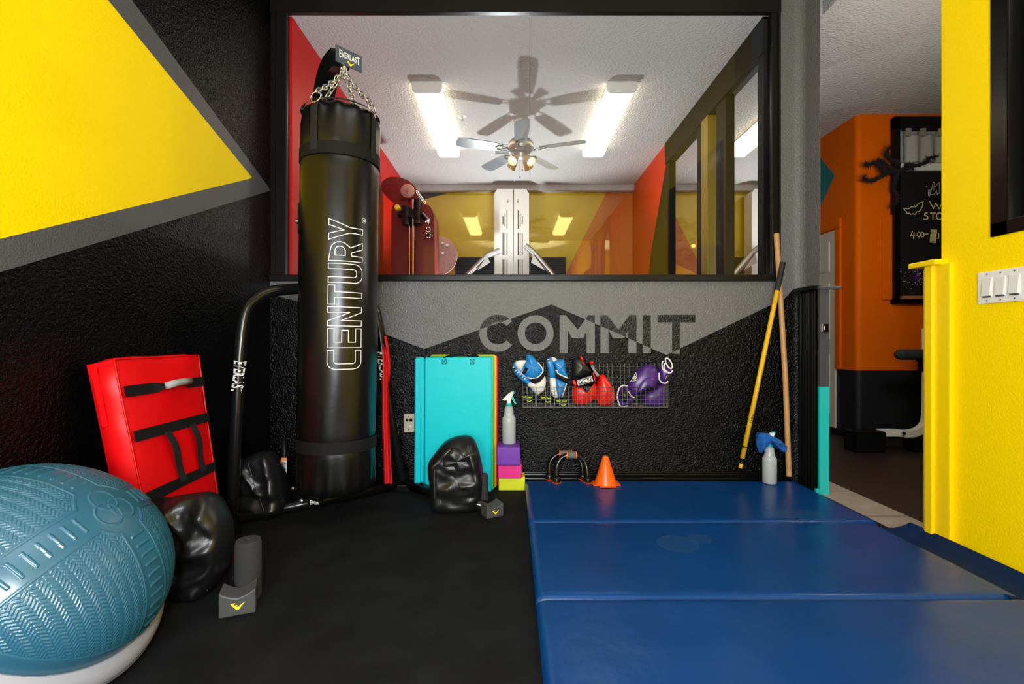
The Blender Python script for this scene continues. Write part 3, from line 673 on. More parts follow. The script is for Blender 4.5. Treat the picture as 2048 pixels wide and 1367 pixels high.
# ---- red pulley tower in the far room
ry = 4.55
rt = thing('pulley_tower', P(830, 700, ry) * 1, 'dark red pulley cable tower with chrome rail beyond the hanging bag', 'exercise machine')
rt.location.z = 0
def rp(px, py, dy=0): return P(px, py, ry) + Vector((0, dy, 0))
RC = .21
def rc(x, y, dy=0): return rp(750 + x * RC, 310 + y * RC, dy)
bdy = [(160, 500), (185, 455), (250, 420), (430, 430), (530, 490), (565, 580), (570, 1130)]
pl = [rc(*q) for q in [(155, 540)] + bdy]; lowL = rc(155, 1130); pl.append(Vector((pl[-1].x, ry, 0))); pl.append(Vector((lowL.x, ry, 0)))
MB().prism(pl, (0, .25, 0)).build('tower_body', M_MACHR, rt)
MB().tube([rc(375, 440, -.06), Vector((rc(375, 0).x, ry - .06, 0))], .02, 12).tube([rc(335, 620, -.03), Vector((rc(335, 0).x, ry - .03, 0))], .014, 10).build('chrome_rail', M_CHROME, rt, 40)
cb = MB()
c0 = rc(320, 600, -.09)
cb.box(rc(285, 690, -.14), rc(350, 510, -.03), 0, .012).box(rc(395, 680, -.14), rc(455, 450, -.03), 0, .012).box(rc(300, 620, -.12), rc(450, 540, -.08), 0, .01)
cb.tube([rc(245, 585, -.1), rc(300, 585, -.1)], .035, 14).tube([rc(470, 590, -.1), rc(520, 650, -.12)], .024, 12).tube([rc(500, 810, -.1), rc(560, 770, -.1)], .016, 10)
cb.build('carriage', M_TUBE, rt, 40)
MB().lathe([(0, -.03), (.022, -.03), (.028, -.02), (.028, .02), (0, .02)], 20, T(rc(248, 540, -.14)) @ Matrix.Rotation(R(-90), 4, 'X')).build('adjuster_knob', M_YELV, rt, 40)
pu = MB().lathe([(0, -.02), (.055, -.02), (.066, -.012), (.066, .012), (.055, .02), (0, .02)], 28, T(rc(325, 360, -.06)) @ Matrix.Rotation(R(-90), 4, 'X')).build('pulley', M_PINKD, rt, 40)
MB().lathe([(0, 0), (.012, 0), (.012, .05), (0, .05)], 12, T(rc(325, 360, -.1)) @ Matrix.Rotation(R(-90), 4, 'X')).build('pulley_axle', M_CHROME, pu, 40)
MB().prism(catmull([rc(180, 440, 0), rc(65, 340), rc(70, 250), rc(150, 205), rc(250, 215), rc(330, 250), rc(400, 330), rc(390, 400), rc(260, 430)], 4), (0, .12, 0)).build('top_cover', M_MACHR, rt)
hk = MB()
def link_loop(c, du, dv, a, b, r, mb, n=14):
    pts = []
    for k in range(n):
        t = 2 * PI * k / n; cs, sn = math.cos(t), math.sin(t); pts.append(Vector(c) + Vector(du) * (a * cs + (a * .0)) * 1.0 + Vector(dv) * b * sn)
    mb.tube(pts, r, 6, closed=True)
for q, s_ in (((525, 650), 16), ((527, 735), 20), ((528, 790), 22)): link_loop(rc(*q, -.12), (1, 0, 0), (0, 0, 1), s_ * RC / F * ry, s_ * 1.1 * RC / F * ry, .006, hk)
hk.tube([rc(527, 655, -.12), rc(527, 720, -.12)], .006, 6)
hk.build('hook', M_CHROME, rt, True); hk = MB()
for k in range(6): link_loop(rc(425 + k * 12, 385 + k * 17, -.1), (.6, .3 * (k % 2), -.8), (.8, .5 * ((k + 1) % 2), .6), .022, .01, .003, hk, 10)
hk.build('hook_chain', M_CHROME, rt, True)
dk = thing('weight_plate', rp(880, 549), 'worn pinkish round plate disc beside the red pulley tower', 'weight plate')
MB().lathe([(0, -.015), (.18, -.015), (.2, -.008), (.2, .008), (.18, .015), (0, .015)], 40, T(rc(550, 900, .30)) @ Matrix.Rotation(R(-90), 4, 'X')).build('disc', M_PINKD, dk, 40)
for q in ((605, 778), (605, 880), (650, 800)): MB().lathe([(0, -.012), (.014, -.012), (.016, 0), (0, 0)], 14, T(rc(*q, .282)) @ Matrix.Rotation(R(-90), 4, 'X')).build('bolt', M_WHITEP, dk, 40)

# ---------------------------------------------------------------- front room
# ---- folding floor mat
mt = thing('folding_floor_mat', (.8, 1.43, 0), 'large blue vinyl folding floor mat covering the right half of the floor', 'floor mat')
ye = [2.66, 2.048, 1.44, .83, .22]
for k in range(4):
    y1, y0 = ye[k] - .002, ye[k + 1] + .002; mb = MB(); n = 40
    xl, xr = .072, 1.575 if k == 0 else 1.548
    def top(u, v):
        x = xl + (xr - xl) * u; y = y0 + (y1 - y0) * v; ed = min(u, 1 - u) * (xr - xl); ev = min(v, 1 - v) * (y1 - y0)
        z = .052 - .018 * math.exp(-ev / .006) - .016 * math.exp(-ed / .008)
        z += .0022 * mnoise.noise(Vector((x * 2.2, y * 5, k * 3.1))) + .0012 * mnoise.noise(Vector((x * 9 + y * 5, y * 3 - x * 2, k)))
        return Vector((x, y, z))
    def warp(t): return .5 - .5 * math.cos(PI * t) if 0 else t
    ss = [0, .003, .006, .012, .02] + [.03 + .94 * i / 46 for i in range(47)] + [.98, .988, .994, .997, 1]
    m_ = len(ss); vs = [top(ss[i], ss[j]) for j in range(m_) for i in range(m_)]
    mb.add(vs, [[j * m_ + i, j * m_ + i + 1, (j + 1) * m_ + i + 1, (j + 1) * m_ + i] for j in range(m_ - 1) for i in range(m_ - 1)])
    bd_ = [(i, 0) for i in range(m_)] + [(m_ - 1, j) for j in range(1, m_)] + [(i, m_ - 1) for i in range(m_ - 2, -1, -1)] + [(0, j) for j in range(m_ - 2, 0, -1)]
    ring_t = [vs[j * m_ + i] for i, j in bd_]; L = len(ring_t)
    mb.add(ring_t + [Vector((p.x, p.y, .001)) for p in ring_t], [[i, (i + 1) % L, L + (i + 1) % L, L + i] for i in range(L)])
    pnl = mb.build('mat_panel', M_BLUE, mt, 60)
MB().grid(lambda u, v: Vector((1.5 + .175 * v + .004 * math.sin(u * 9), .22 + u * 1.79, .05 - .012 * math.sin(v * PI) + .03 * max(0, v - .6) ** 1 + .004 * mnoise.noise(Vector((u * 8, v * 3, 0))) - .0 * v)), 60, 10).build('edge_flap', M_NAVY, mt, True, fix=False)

# ---- balance trainer (half ball)
C0 = Vector((-1.12664764, 1.16573765, .27530033)); az, el = 1.64401319, .7794206
nv_ = Vector((math.cos(el) * math.sin(az), -math.cos(el) * math.cos(az), math.sin(el))); u_ = nv_.cross(Vector((0, 0, 1))).normalized(); v_ = nv_.cross(u_)
RA, RB = .27251959, .19891712
bo = thing('balance_trainer', (C0.x, C0.y, 0), 'blue half ball balance trainer on a pale grey base leaning on the left wall', 'balance trainer')
def domegeo():
    nph, nth = 260, 1150
    ph = np.linspace(PI / 2, -.10, nph); arc = np.concatenate([[0], np.cumsum(np.hypot(np.diff(RA * np.cos(ph)), np.diff(RB * np.sin(ph))))])
    th = np.linspace(0, 2 * PI, nth, endpoint=False); A, TH = np.meshgrid(arc, th, indexing='ij'); PH, _ = np.meshgrid(ph, th, indexing='ij')
    a0 = R(4); x = A * np.cos(TH - a0); y = A * np.sin(TH - a0)
    hb = .034 + .03 * A
    hgt = np.zeros_like(A); amax = arc[-1]
    dlogo = .078
    perp = np.minimum(np.abs(x), np.abs(y)); along = np.maximum(np.abs(x), np.abs(y))
    panel = (perp > hb) & (A > dlogo) & (A < amax - .05)
    edge = np.minimum(np.minimum(np.abs(perp - hb), np.where(perp > hb, np.abs(A - dlogo), 9)), np.where(perp > hb, np.abs(A - (amax - .05)), 9))
    border = (edge < .003) & (A > dlogo - .004) & (A < amax - .046)
    s = .0135; p_ = .0098; col = np.floor(x / s); lx = x - col * s; sg = np.where(col % 2 == 0, 1., -1.)
    q = ((y + sg * lx * .9) / p_ + .25 * col) % 1.0; chev = (q < .40) & (lx > .0012) & (lx < s - .0012)
    hgt = np.where(panel & chev & (edge > .006), .0014, hgt)
    hgt = np.where(border, .0016, hgt)
    band = (perp < hb * .58) & (A > dlogo + .012) & (A < amax - .03)
    rid = np.abs(((along - dlogo) / .026) % 1.0 - .5) * .026
    hgt = np.where(band & (rid < .0028), .0026, hgt)
    lg = np.zeros_like(A, bool)
    for k in range(3):
        cx, cyy = .025 * math.cos(k * 2.094 + .5), .025 * math.sin(k * 2.094 + .5); d = np.hypot(x - cx, y - cyy); lg |= np.abs(d - .031) < .0022
    hgt = np.where(lg & (A < .065), .0016, hgt)
    rad = RA * np.cos(PH); hh = RB * np.sin(PH)
    nr = np.cos(PH) / RA; nh = np.sin(PH) / RB; nl = np.hypot(nr, nh); rad = rad + hgt * nr / nl; hh = hh + hgt * nh / nl
    u = np.array(u_); v = np.array(v_); n = np.array(nv_); c = np.array(C0)
    pts = c + (rad * np.cos(TH))[..., None] * u + (rad * np.sin(TH))[..., None] * v + hh[..., None] * n
    idx = np.arange(nph * nth).reshape(nph, nth); i2 = np.roll(idx, -1, 1)
    f = np.stack([idx[:-1], i2[:-1], i2[1:], idx[1:]], -1).reshape(-1, 4)
    me = bpy.data.meshes.new('dome'); me.from_pydata(pts.reshape(-1, 3).tolist(), [], f.tolist()); me.update(); return me
link('dome', domegeo(), M_DOME, bo, True)
MBT = Matrix(((u_.x, v_.x, nv_.x, C0.x), (u_.y, v_.y, nv_.y, C0.y), (u_.z, v_.z, nv_.z, C0.z), (0, 0, 0, 1)))
MB().lathe([(.262, -.012), (.276, -.006), (.292, -.014), (.306, -.03), (.308, -.045), (.298, -.058), (.26, -.075), (0, -.078)], 96, MBT).build('base_platform', M_BASE, bo, 40)
MB().lathe([(.300, -.047), (.3115, -.047), (.3115, -.053), (.300, -.053)], 96, MBT).build('base_groove', mat('groove_grey', (.09, .09, .11), .5), bo, 40)

# ---- red kick shield
ks = thing('kick_shield', (-1.2, 1.72, 0), 'red kick shield pad with black straps leaning on the black left wall', 'kick shield')
KA, KB, KC, KD = Vector((-1.26, 1.515, .766)), Vector((-1.26, 1.925, .768)), Vector((-1.155, 1.925, .0)), Vector((-1.10, 1.515, .0))
nk = -((KB - KA).cross(KD - KA)).normalized()
if nk.x < 0: nk = -nk
def kface(u, v, off=0.): return (KA * (1 - u) + KB * u) * v + (KD * (1 - u) + KC * u) * (1 - v) + nk * off
KT = .10
def kpad():
    mb = MB(); nu, nvv = 26, 40
    def bulge(u, v): 
        e = min(u, 1 - u) * .41; e2 = min(v, 1 - v) * .77; return .010 * (1 - math.exp(-e / .03)) * (1 - math.exp(-e2 / .03)) - .008
    def fr(u, v): p = kface(u, v, bulge(u, v) + .004 * mnoise.noise(Vector((u * 3, v * 6, 2)))); return p
    def bk(u, v): p = kface(u, v, -KT - bulge(u, v)); p.x = max(p.x, XL + .006); return p
    mb.grid(fr, nu, nvv); mb.grid(bk, nu, nvv)
    for fn in (lambda t: (t, 0), lambda t: (t, 1), lambda t: (0, t), lambda t: (1, t)):
        def side(a, b, fn=fn):
            u, v = fn(a); f0, b0 = fr(u, v), bk(u, v); p = f0.lerp(b0, b)
            c = kface(.5, .5, -KT / 2); o = Vector((0, (u - .5), (v - .5))); ax = max(abs(u - .5), abs(v - .5))
            dr = Vector((0, -1 if u == 0 else 1 if u == 1 else 0, 1 if v == 1 else 0)); e = min(1, min(a, 1 - a) * 12)
            return p + dr * .012 * math.sin(b * PI) * e + dr * .004 * mnoise.noise(p * 14) * math.sin(b * PI)
        mb.grid(side, nvv if fn(0.3)[0] in (0, 1) else nu, 10)
    me = mb.build('pad_body', M_REDV, ks, 50)
    return me
kb_ = kpad()
def band(u0, u1, v0, v1, off, name, m, sag=None, nu=24, nvv=6):
    return MB().grid(lambda a, b: kface(u0 + (u1 - u0) * a, v0 + (v1 - v0) * b, off + (sag(a, b) if sag else 0)), nu, nvv).build(name, m, ks, True, fix=False)
for vc, nm in ((.862, 1), (.675, 2), (.42, 3)):
    mb = MB(); h = .023
    if nm == 1:
        mb.grid(lambda a, b: kface(a * .40, vc + h * (2 * b - 1) * (1 - .5 * max(0, a - .8) / .2), .009 + .012 * max(0, a - .75) / .25), 12, 3); mb.build('strap_band', M_WEB, ks, True, fix=False); mb = MB(); mb.grid(lambda a, b: kface(.70 + a * .285, vc + h * (2 * b - 1), .009 + .006 * max(0, .25 - a) / .25), 12, 3)
    else: mb.grid(lambda a, b: kface(.005 + .98 * a, vc + h * (2 * b - 1), .0085 + .001 * math.sin(a * 9)), 24, 3)
    for i in range(len(mb.v)): pass
    mb.build('strap_band', M_WEB, ks, True, fix=False)
MB().tube([kface(.40, .862, .026), kface(.5, .868, .034), kface(.6, .870, .034), kface(.71, .870, .026)], .0125, 14).build('tube_handle', mat('handle_grey', (.35, .35, .36), .5, bump=.6, bscale=300), ks, True)
for ua, ub in ((.36, .47), (.70, .77)):
    MB().grid(lambda a, b: kface(ua + (ub - ua) * b + .09 * (a - .5), .66 - (.66 - .42) * b, .012 + .007 * math.sin(b * PI) + .006 * math.sin(b * 2 * PI)), 4, 20).build('pull_strap', M_WEBG, ks, True, fix=False)
    MB().grid(lambda a, b: kface(ua + .1 * (a - .5), .655 + .04 * b, .0115), 3, 3).build('strap_tab', M_WEB, ks, fix=False)
MB().grid(lambda a, b: KA.lerp(KD, .02 + .24 * b) - nk * (.05 + .02 * a) + Vector((0, -.0145, 0)) * 1, 3, 10).build('side_flap', M_REDV, ks, True, fix=False)
def seam(pts, name='piping'): return MB().tube(pts, .0028, 6).build(name, M_REDV, ks, True)
seam([kface(0, v / 20, -.004) for v in range(21)]); seam([kface(v / 20, 1, -.004) for v in range(21)]); seam([kface(1, v / 20, -.004) for v in range(21)])

# ---- punching bag stand
st = thing('punching_bag_stand', (-.95, 2.43, 0), 'black steel punching bag stand in the corner behind the bag', 'punching bag stand')
arch = catmull([(-1.25, 2.13, .02), (-1.235, 2.14, .45), (-1.218, 2.165, .90), (-1.175, 2.20, 1.02), (-1.09, 2.27, 1.068), (-.93, 2.42, 1.085), (-.78, 2.56, 1.04), (-.73, 2.60, .93), (-.68, 2.62, .5), (-.605, 2.675, .02)], 8, False)
MB().tube(arch, .027, 18).build('arch_tube', M_TUBE, st, True)
MB().tube(catmull([(-.975, 2.44, .03), (-.975, 2.45, 1.0), (-.978, 2.45, 1.85), (-.968, 2.435, 2.0), (-.925, 2.37, 2.09), (-.86, 2.28, 2.125), (-.79, 2.20, 2.125)], 8, False), .055, sq=Vector((.73, .68, 0))).build('post_arm', M_TUBE, st, 40)
wv = Vector((.68, .73, 0)); nvp = Vector((.73, -.68, 0))
pc = P(698.5, 116.5, 2.19)
plt = MB()
pa, pb_ = P(672, 88, 2.15), P(725, 113, 2.245); pz0, pz1 = 2.085, 2.16
plt.prism([(pa.x, pa.y, pz0), (pb_.x, pb_.y, pz0), (pb_.x, pb_.y, pz1), (pa.x, pa.y, pz1)], -nvp * .006)
plate = plt.build('name_plate', mat('slate_plate', (.06, .085, .1), .35), st)
pdir = (Vector((pb_.x, pb_.y, 0)) - Vector((pa.x, pa.y, 0))).normalized()
pf = frame(Vector((pa.x, pa.y, pz0)) + nvp * .0015, pdir, (0, 0, 1))
def arcy(u, v): return v
text('plate_lettering', 'EVERLAST', M_WHITE, plate, lambda u, v: pf(.015 + u * .1, .037 + (v - .5) * (.026 + .012 * abs(2 * u - 1) ** 2) + .006), .02)
def swoosh(fn, m, parent, s, x, y):
    pts = [(0, .55), (.35, .62), (.55, .5), (.42, .45), (.7, .42), (1.05, .62), (.62, .12), (.5, .12), (.6, .3), (.3, .3)]
    pts = [(0, .62), (.42, .2), (.5, .2), (.52, .34), (1.0, .75), (.62, .1), (.36, .05)]
    E_ = [(-.05, .55), (.35, .6), (.3, .5), (.18, .48), (.3, .4), (.5, .42), (.45, .33), (.38, .3), (.52, .25), (1.1, .62), (.6, .0), (.42, .0)]
    return MB().add([fn(x + a * s, y + b * s) for a, b in E_], [list(range(len(E_)))]).build('logo', m, parent, fix=False)
swoosh(pf, M_LOGOY, plate, .034, .052, .004)
# post lettering on the bent tubes
def tube_text(pt0, pt1, rad, face, name, h, parent, flip=1):
    pt0, pt1 = Vector(pt0), Vector(pt1); ax = (pt1 - pt0); L = ax.length; ax.normalize(); f = Vector(face); f = (f - ax * f.dot(ax)).normalized(); sd = ax.cross(f)
    def fn(u, v):
        a = (v - .5) * h / rad * (1 - .22 * math.sin(u * PI)); return pt0 + ax * u * L + (f * math.cos(a) + sd * math.sin(a) * flip) * (rad + .0012)
    text(name, 'EVERLAST', M_WHITE, parent, fn, .03)
tube_text((-1.2245, 2.151, .735), (-1.2345, 2.142, .595), .0275, (.6, -1, 0), 'tube_lettering', .06, st, -1)
tube_text((-.722, 2.603, .77), (-.70, 2.615, .61), .0275, (.5, -1, 0), 'tube_lettering', .06, st, -1)
bl = Vector((-1.25, 2.13, .03)); brr = Vector((-.605, 2.675, .03))
MB().tube([bl, brr], .027, 14).build('cross_bar', M_TUBE, st, True)
footL, footR = Vector((-.855, 1.50, .032)), Vector((-.125, 2.285, .032))
for a, b in ((bl, footL), (brr, footR)): MB().tube([a, b], .027, 14).build('floor_leg', M_TUBE, st, True)
MB().tube([(-1.12, 2.35, .0), (-1.12, 2.35, .335)], .014, 10).build('plate_peg', M_TUBE, st, True)
lbq = frame(Vector((-1.113, 2.33, .11)), (1, .0, 0), (0, 0, 1))
lb_ = MB().add([lbq(-.012, 0), lbq(.014, 0), lbq(.014, .145), lbq(-.012, .145)], [[0, 1, 2, 3]]).build('warning_label', M_LABEL, st, fix=False)
lf = lambda a, b: lbq(a, b) + Vector((0, -.0008, 0))
MB().add([lf(-.012, .13), lf(.014, .13), lf(.014, .145), lf(-.012, .145)], [[0, 1, 2, 3]]).build('label_header', M_LABELO, lb_, fix=False)
pr = MB()
for k in range(22): pr.add([lf(-.009, .006 + k * .0055), lf(.011 - (k * 7 % 5) * .002, .006 + k * .0055), lf(.011 - (k * 7 % 5) * .002, .0085 + k * .0055), lf(-.009, .0085 + k * .0055)], [[0, 1, 2, 3]])
pr.build('label_print', M_GREYTRIM, lb_, fix=False)
for k, (px, py, Y) in enumerate(((586, 975, 2.4), (604, 1000, 2.3), (575, 985, 2.42), (800, 968, 2.66), (783, 975, 2.66))):
    p = P(px, py, Y); MB().lathe([(0, 0), (.009, 0), (.009, .012), (0, .014)], 8, T(p) @ Matrix.Rotation(R(80), 4, 'X')).build('bolt', M_STEEL, st)
MB().box((-.66, 2.62, .0), (-.54, 2.72, .035), 0, .006).build('ankle_bracket', M_TUBE, st)
MB().box((-.99 - .09, 2.42 - .02, CAMZ + (683 - 468) / F * 2.42), (-.99 - .03, 2.46, CAMZ + (683 - 406) / F * 2.42), 0, .008).build('post_bracket', M_TUBE, st)
MB().lathe([(0, 0), (.012, 0), (.014, .02), (0, .03)], 14, T((-1.08, 2.44, CAMZ + (683 - 440) / F * 2.42)) @ Matrix.Rotation(R(-90), 4, 'Y')).build('bracket_knob', M_STEEL, st, 40)
def foot_block(p, ang, w_, d_, h_):
    Mx = T(p) @ Matrix.Rotation(ang, 4, 'Z'); mb = MB(); n = 14; pts = []
    for i in range(n + 1):
        t = i / n; x = -w_ / 2 + w_ * t; pts.append((x, h_ * (.72 + .28 * abs(2 * t - 1) ** 1.5) if 1 else h_))
    o = [(-w_ / 2, 0), (w_ / 2, 0)] + [(x, z) for x, z in pts[::-1]]
    bm = bmesh.new(); fv = [bm.verts.new((x, -d_ / 2, z)) for x, z in o]; bv = [bm.verts.new((x * .94, d_ / 2, z * 1.08)) for x, z in o]
    bm.faces.new(fv); bm.faces.new(bv[::-1]); k = len(o)
    for i in range(k): bm.faces.new([fv[i], bv[i], bv[(i + 1) % k], fv[(i + 1) % k]])
    bmesh.ops.recalc_face_normals(bm, faces=bm.faces)
    ob = mb.bm(bm, 0, Mx).build('foot_cap', M_FOOT, st)
    md = ob.modifiers.new('bevel', 'BEVEL'); md.width = .005; md.segments = 2; md.limit_method = 'ANGLE'
    swoosh(lambda a, b: Mx @ Vector((a, -d_ / 2 - .0012, b)), M_LOGOY, ob, w_ * .36, -w_ * .17, h_ * .26)
foot_block(Vector((-.832, 1.455, .002)), R(21), .098, .062, .074)
foot_block(Vector((-.095, 2.255, .002)), R(30), .088, .07, .062)
for p, h_, r_ in (((-.842, 1.525), .19, .0385), ((-.150, 2.345), .172, .033)):
    MB().lathe([(0, .004), (r_ * .9, .004), (r_, .012), (r_, h_ - .012), (r_ * .9, h_), (r_ * .3, h_), (r_ * .3, h_ - .01), (0, h_ - .01)], 28, T((*p, 0))).build('foam_sleeve', M_FOAM, st, 40)

# ---- heavy bag
BX, BY, BR = -.787, 2.2, .172; BZ0, BZ1 = .145, 1.865
hb = thing('heavy_bag', (BX, BY, BZ0), 'long black vinyl heavy punching bag hanging on chains from its stand', 'punching bag')
def bagp(a, z, off=0.):
    cx = BX - .022 * (1 - (z - BZ0) / (BZ1 - BZ0)); return Vector((cx + (BR + off) * math.cos(a), BY + (BR + off) * math.sin(a), z))
A0 = math.atan2(-BY, -BX)                    # direction towards the viewer
bm_ = MB(); nz, na = 150, 120
zs = [BZ0 + (BZ1 - BZ0) * (i / nz) for i in range(nz + 1)]
def brad(a, z):
    t = (BZ1 - z); b = (z - BZ0); r = 0
    r -= .035 * math.exp(-t / .02) + .03 * math.exp(-b / .015)
    r += .004 * mnoise.noise(Vector((math.cos(a) * 2.2, math.sin(a) * 2.2, z * 3.2)))
    wz = math.exp(-t / .09); r += wz * .007 * math.sin(a * 13 + 4 * mnoise.noise(Vector((math.cos(a), math.sin(a), 1))))
    for zb_, hh in ((1.645, .03), (.36, .03)):
        r -= .004 * math.exp(-((z - zb_) / hh) ** 2)
    wz = math.exp(-b / .08); r += wz * .006 * math.sin(a * 17)
    return r
vs = [bagp(2 * PI * k / na, z, brad(2 * PI * k / na, z)) for z in zs for k in range(na)]
bm_.add(vs, [[j * na + k, j * na + (k + 1) % na, (j + 1) * na + (k + 1) % na, (j + 1) * na + k] for j in range(nz) for k in range(na)] + [list(range(na))[::-1], [nz * na + k for k in range(na)]])
bag = bm_.build('bag_body', M_BAG, hb, 70)
for zc, nm in ((1.65, 1), (.365, 2)):
    h = .027; MB().grid(lambda u, v: bagp(2 * PI * u, zc + h * (2 * v - 1), .0035), 96, 3, cu=True).build('strap_band', M_WEB, hb, True)
MB().grid(lambda u, v: bagp(2 * PI * u, BZ1 - .012 + .018 * v, .001 - .02 * v), 96, 3, cu=True).build('rim', M_LEATHER, hb, True)
hook = Vector((-.775, 2.2, 2.07))
MB().tube([hook + Vector((0, 0, .05)), hook + Vector((0, 0, .0))], .007, 10).lathe([(0, 0), (.017, 0), (.017, .02), (0, .02)], 12, T(hook + Vector((0, 0, .01)))).build('hanger_eye', M_CHROME, hb, 40)
angs = [A0 + R(-38), A0 + R(52), A0 + R(142), A0 + R(232)]
for a in angs:
    MB().grid(lambda u, v: bagp(a + (u - .5) * .2, 1.64 + (BZ1 - .005 - 1.64) * v, .005 + (-.012 if v > .9 else 0)), 5, 14).build('vertical_strap', M_WEBG, hb, True, fix=False)
    p = bagp(a, BZ1 - .004, -.004); rg = MB(); sd = Vector((-math.sin(a), math.cos(a), 0)); up = (Vector((-math.cos(a) * .25, -math.sin(a) * .25, 1))).normalized()
    link_loop(p + up * .008, sd, up, .027, .027, .0038, rg, 20); rg.build('ring', M_CHROME, hb, True)
    cm = MB(); q0 = p + up * .035; dv = hook - q0; L = dv.length; dv.normalize(); n = max(5, int(L / .026)); s1 = dv.cross(Vector((0, 0, 1))).normalized(); s2 = dv.cross(s1)
    for k in range(n):
        c = q0 + dv * L * (k + .5) / n; sag = Vector((0, 0, -.012 * math.sin(PI * (k + .5) / n)))
        link_loop(c + sag, dv, s1 if k % 2 else s2, L / n * .72, .0095, .0032, cm, 12)
    cm.build('chain', M_CHROME, hb, True)
link_m = MB(); link_loop(hook + Vector((0, -.005, -.012)), (0, 0, 1), (1, 0, 0), .028, .016, .004, link_m); link_m.build('shackle', M_CHROME, hb, True)
# CENTURY outline lettering up the bag
def arc(cx, cy, r, a0, a1, n=6): return [(cx + r * math.cos(R(a0 + (a1 - a0) * i / n)), cy + r * math.sin(R(a0 + (a1 - a0) * i / n))) for i in range(n + 1)]
lw, lt_ = .66, .19; q = .26; qi = .1
GL = {
 'C': [[(lw, 0)] + arc(q, q, q, 270, 180) + arc(q, 1 - q, q, 180, 90) + [(lw, 1), (lw, 1 - lt_)] + arc(lt_ + qi, 1 - lt_ - qi, qi, 90, 180) + arc(lt_ + qi, lt_ + qi, qi, 180, 270) + [(lw, lt_)]],
 'E': [[(0, 0), (lw, 0), (lw, lt_), (lt_, lt_), (lt_, .41), (lw * .92, .41), (lw * .92, .6), (lt_, .6), (lt_, 1 - lt_), (lw, 1 - lt_), (lw, 1), (0, 1)]],
 'N': [[(0, 0), (lt_, 0), (lt_, .63), (lw - lt_ * .9, 0), (lw, 0), (lw, 1), (lw - lt_, 1), (lw - lt_, .38), (lt_ * .9, 1), (0, 1)]],
 'T': [[((lw - lt_) / 2, 0), ((lw + lt_) / 2, 0), ((lw + lt_) / 2, 1 - lt_), (lw, 1 - lt_), (lw, 1), (0, 1), (0, 1 - lt_), ((lw - lt_) / 2, 1 - lt_)]],
 'U': [[(0, 1)] + arc(q, q, q, 180, 270) + arc(lw - q, q, q, 270, 360) + [(lw, 1), (lw - lt_, 1)] + arc(lw - lt_ - qi, lt_ + qi, qi, 360, 270) + arc(lt_ + qi, lt_ + qi, qi, 270, 180) + [(lt_, 1)]],
 'R': [[(0, 0), (lt_, 0), (lt_, .35), (.3, .35), (lw - lt_ * 1.05, 0), (lw + .03, 0), (lw * .72, .38)] + arc(lw - .26, .68, .26, -50, 90) + [(0, 1)], [(lt_, .53), (lt_, .82)] + arc(.36, .675, .145, 90, -90)],
 'Y': [[((lw - lt_) / 2, 0), ((lw + lt_) / 2, 0), ((lw + lt_) / 2, .4), (lw + .03, 1), (lw - lt_ * .95, 1), (lw / 2, .57), (lt_ * .95, 1), (-.03, 1), ((lw - lt_) / 2, .4)]],
}
zc0 = CAMZ - (738 - 683) / F * 2.03; zc1 = CAMZ + (683 - 430) / F * 2.03; step = (zc1 - zc0 - .006) / 7; hgt_ = .142; sc = step * .93 / .70
ac = A0 + .165
cm = MB()
def cen(u, v): return bagp(ac + (.5 - v) * hgt_ / BR, u, .0035)
for i, chx in enumerate('CENTURY'):
    for poly in GL[chx]:
        ribbon(cm, [(zc0 + i * step + x * sc, y) for x, y in []] or [(zc0 + i * step + p.x * sc, p.y) for p in dense(poly, .06)], .0042, lambda a, b: bagp(ac + (.5 - (b if 0 else b)) * hgt_ / BR, a, .0035)) if 0 else None
        pts = [Vector((zc0 + i * step + p.x * sc, (p.y - .5) * hgt_)) for p in dense(poly, .06)]
        ribbon(cm, pts, .0034, lambda a, b: bagp(ac - b / BR, a, .0032 + brad(ac - b / BR, a)))
cz_r = zc1 - .005
ribbon(cm, [(cz_r + .0 + .011 * math.cos(k * PI / 10), -.078 + .011 * math.sin(k * PI / 10)) for k in range(20)], .002, lambda a, b: bagp(ac - b / BR, a, .0032 + brad(ac - b / BR, a)))
cm.build('outline_lettering', M_WHITE, hb, fix=False)
text('registered_mark', 'R', M_WHITE, hb, lambda u, v: bagp(ac - (-.084 + v * .012) / BR, cz_r - .005 + u * .010, .0032 + brad(ac, cz_r)), .02)
text('foot_lettering', 'EVER', M_WHITE, st, lambda u, v: P(620 + u * 18, 1008 - v * (9 - 5 * u), 2.08), .02)
MB().tube([P(618, 1003, 2.12), P(645, 1003, 2.12)], .011, 12).build('floor_roller', M_TUBE, st, True)

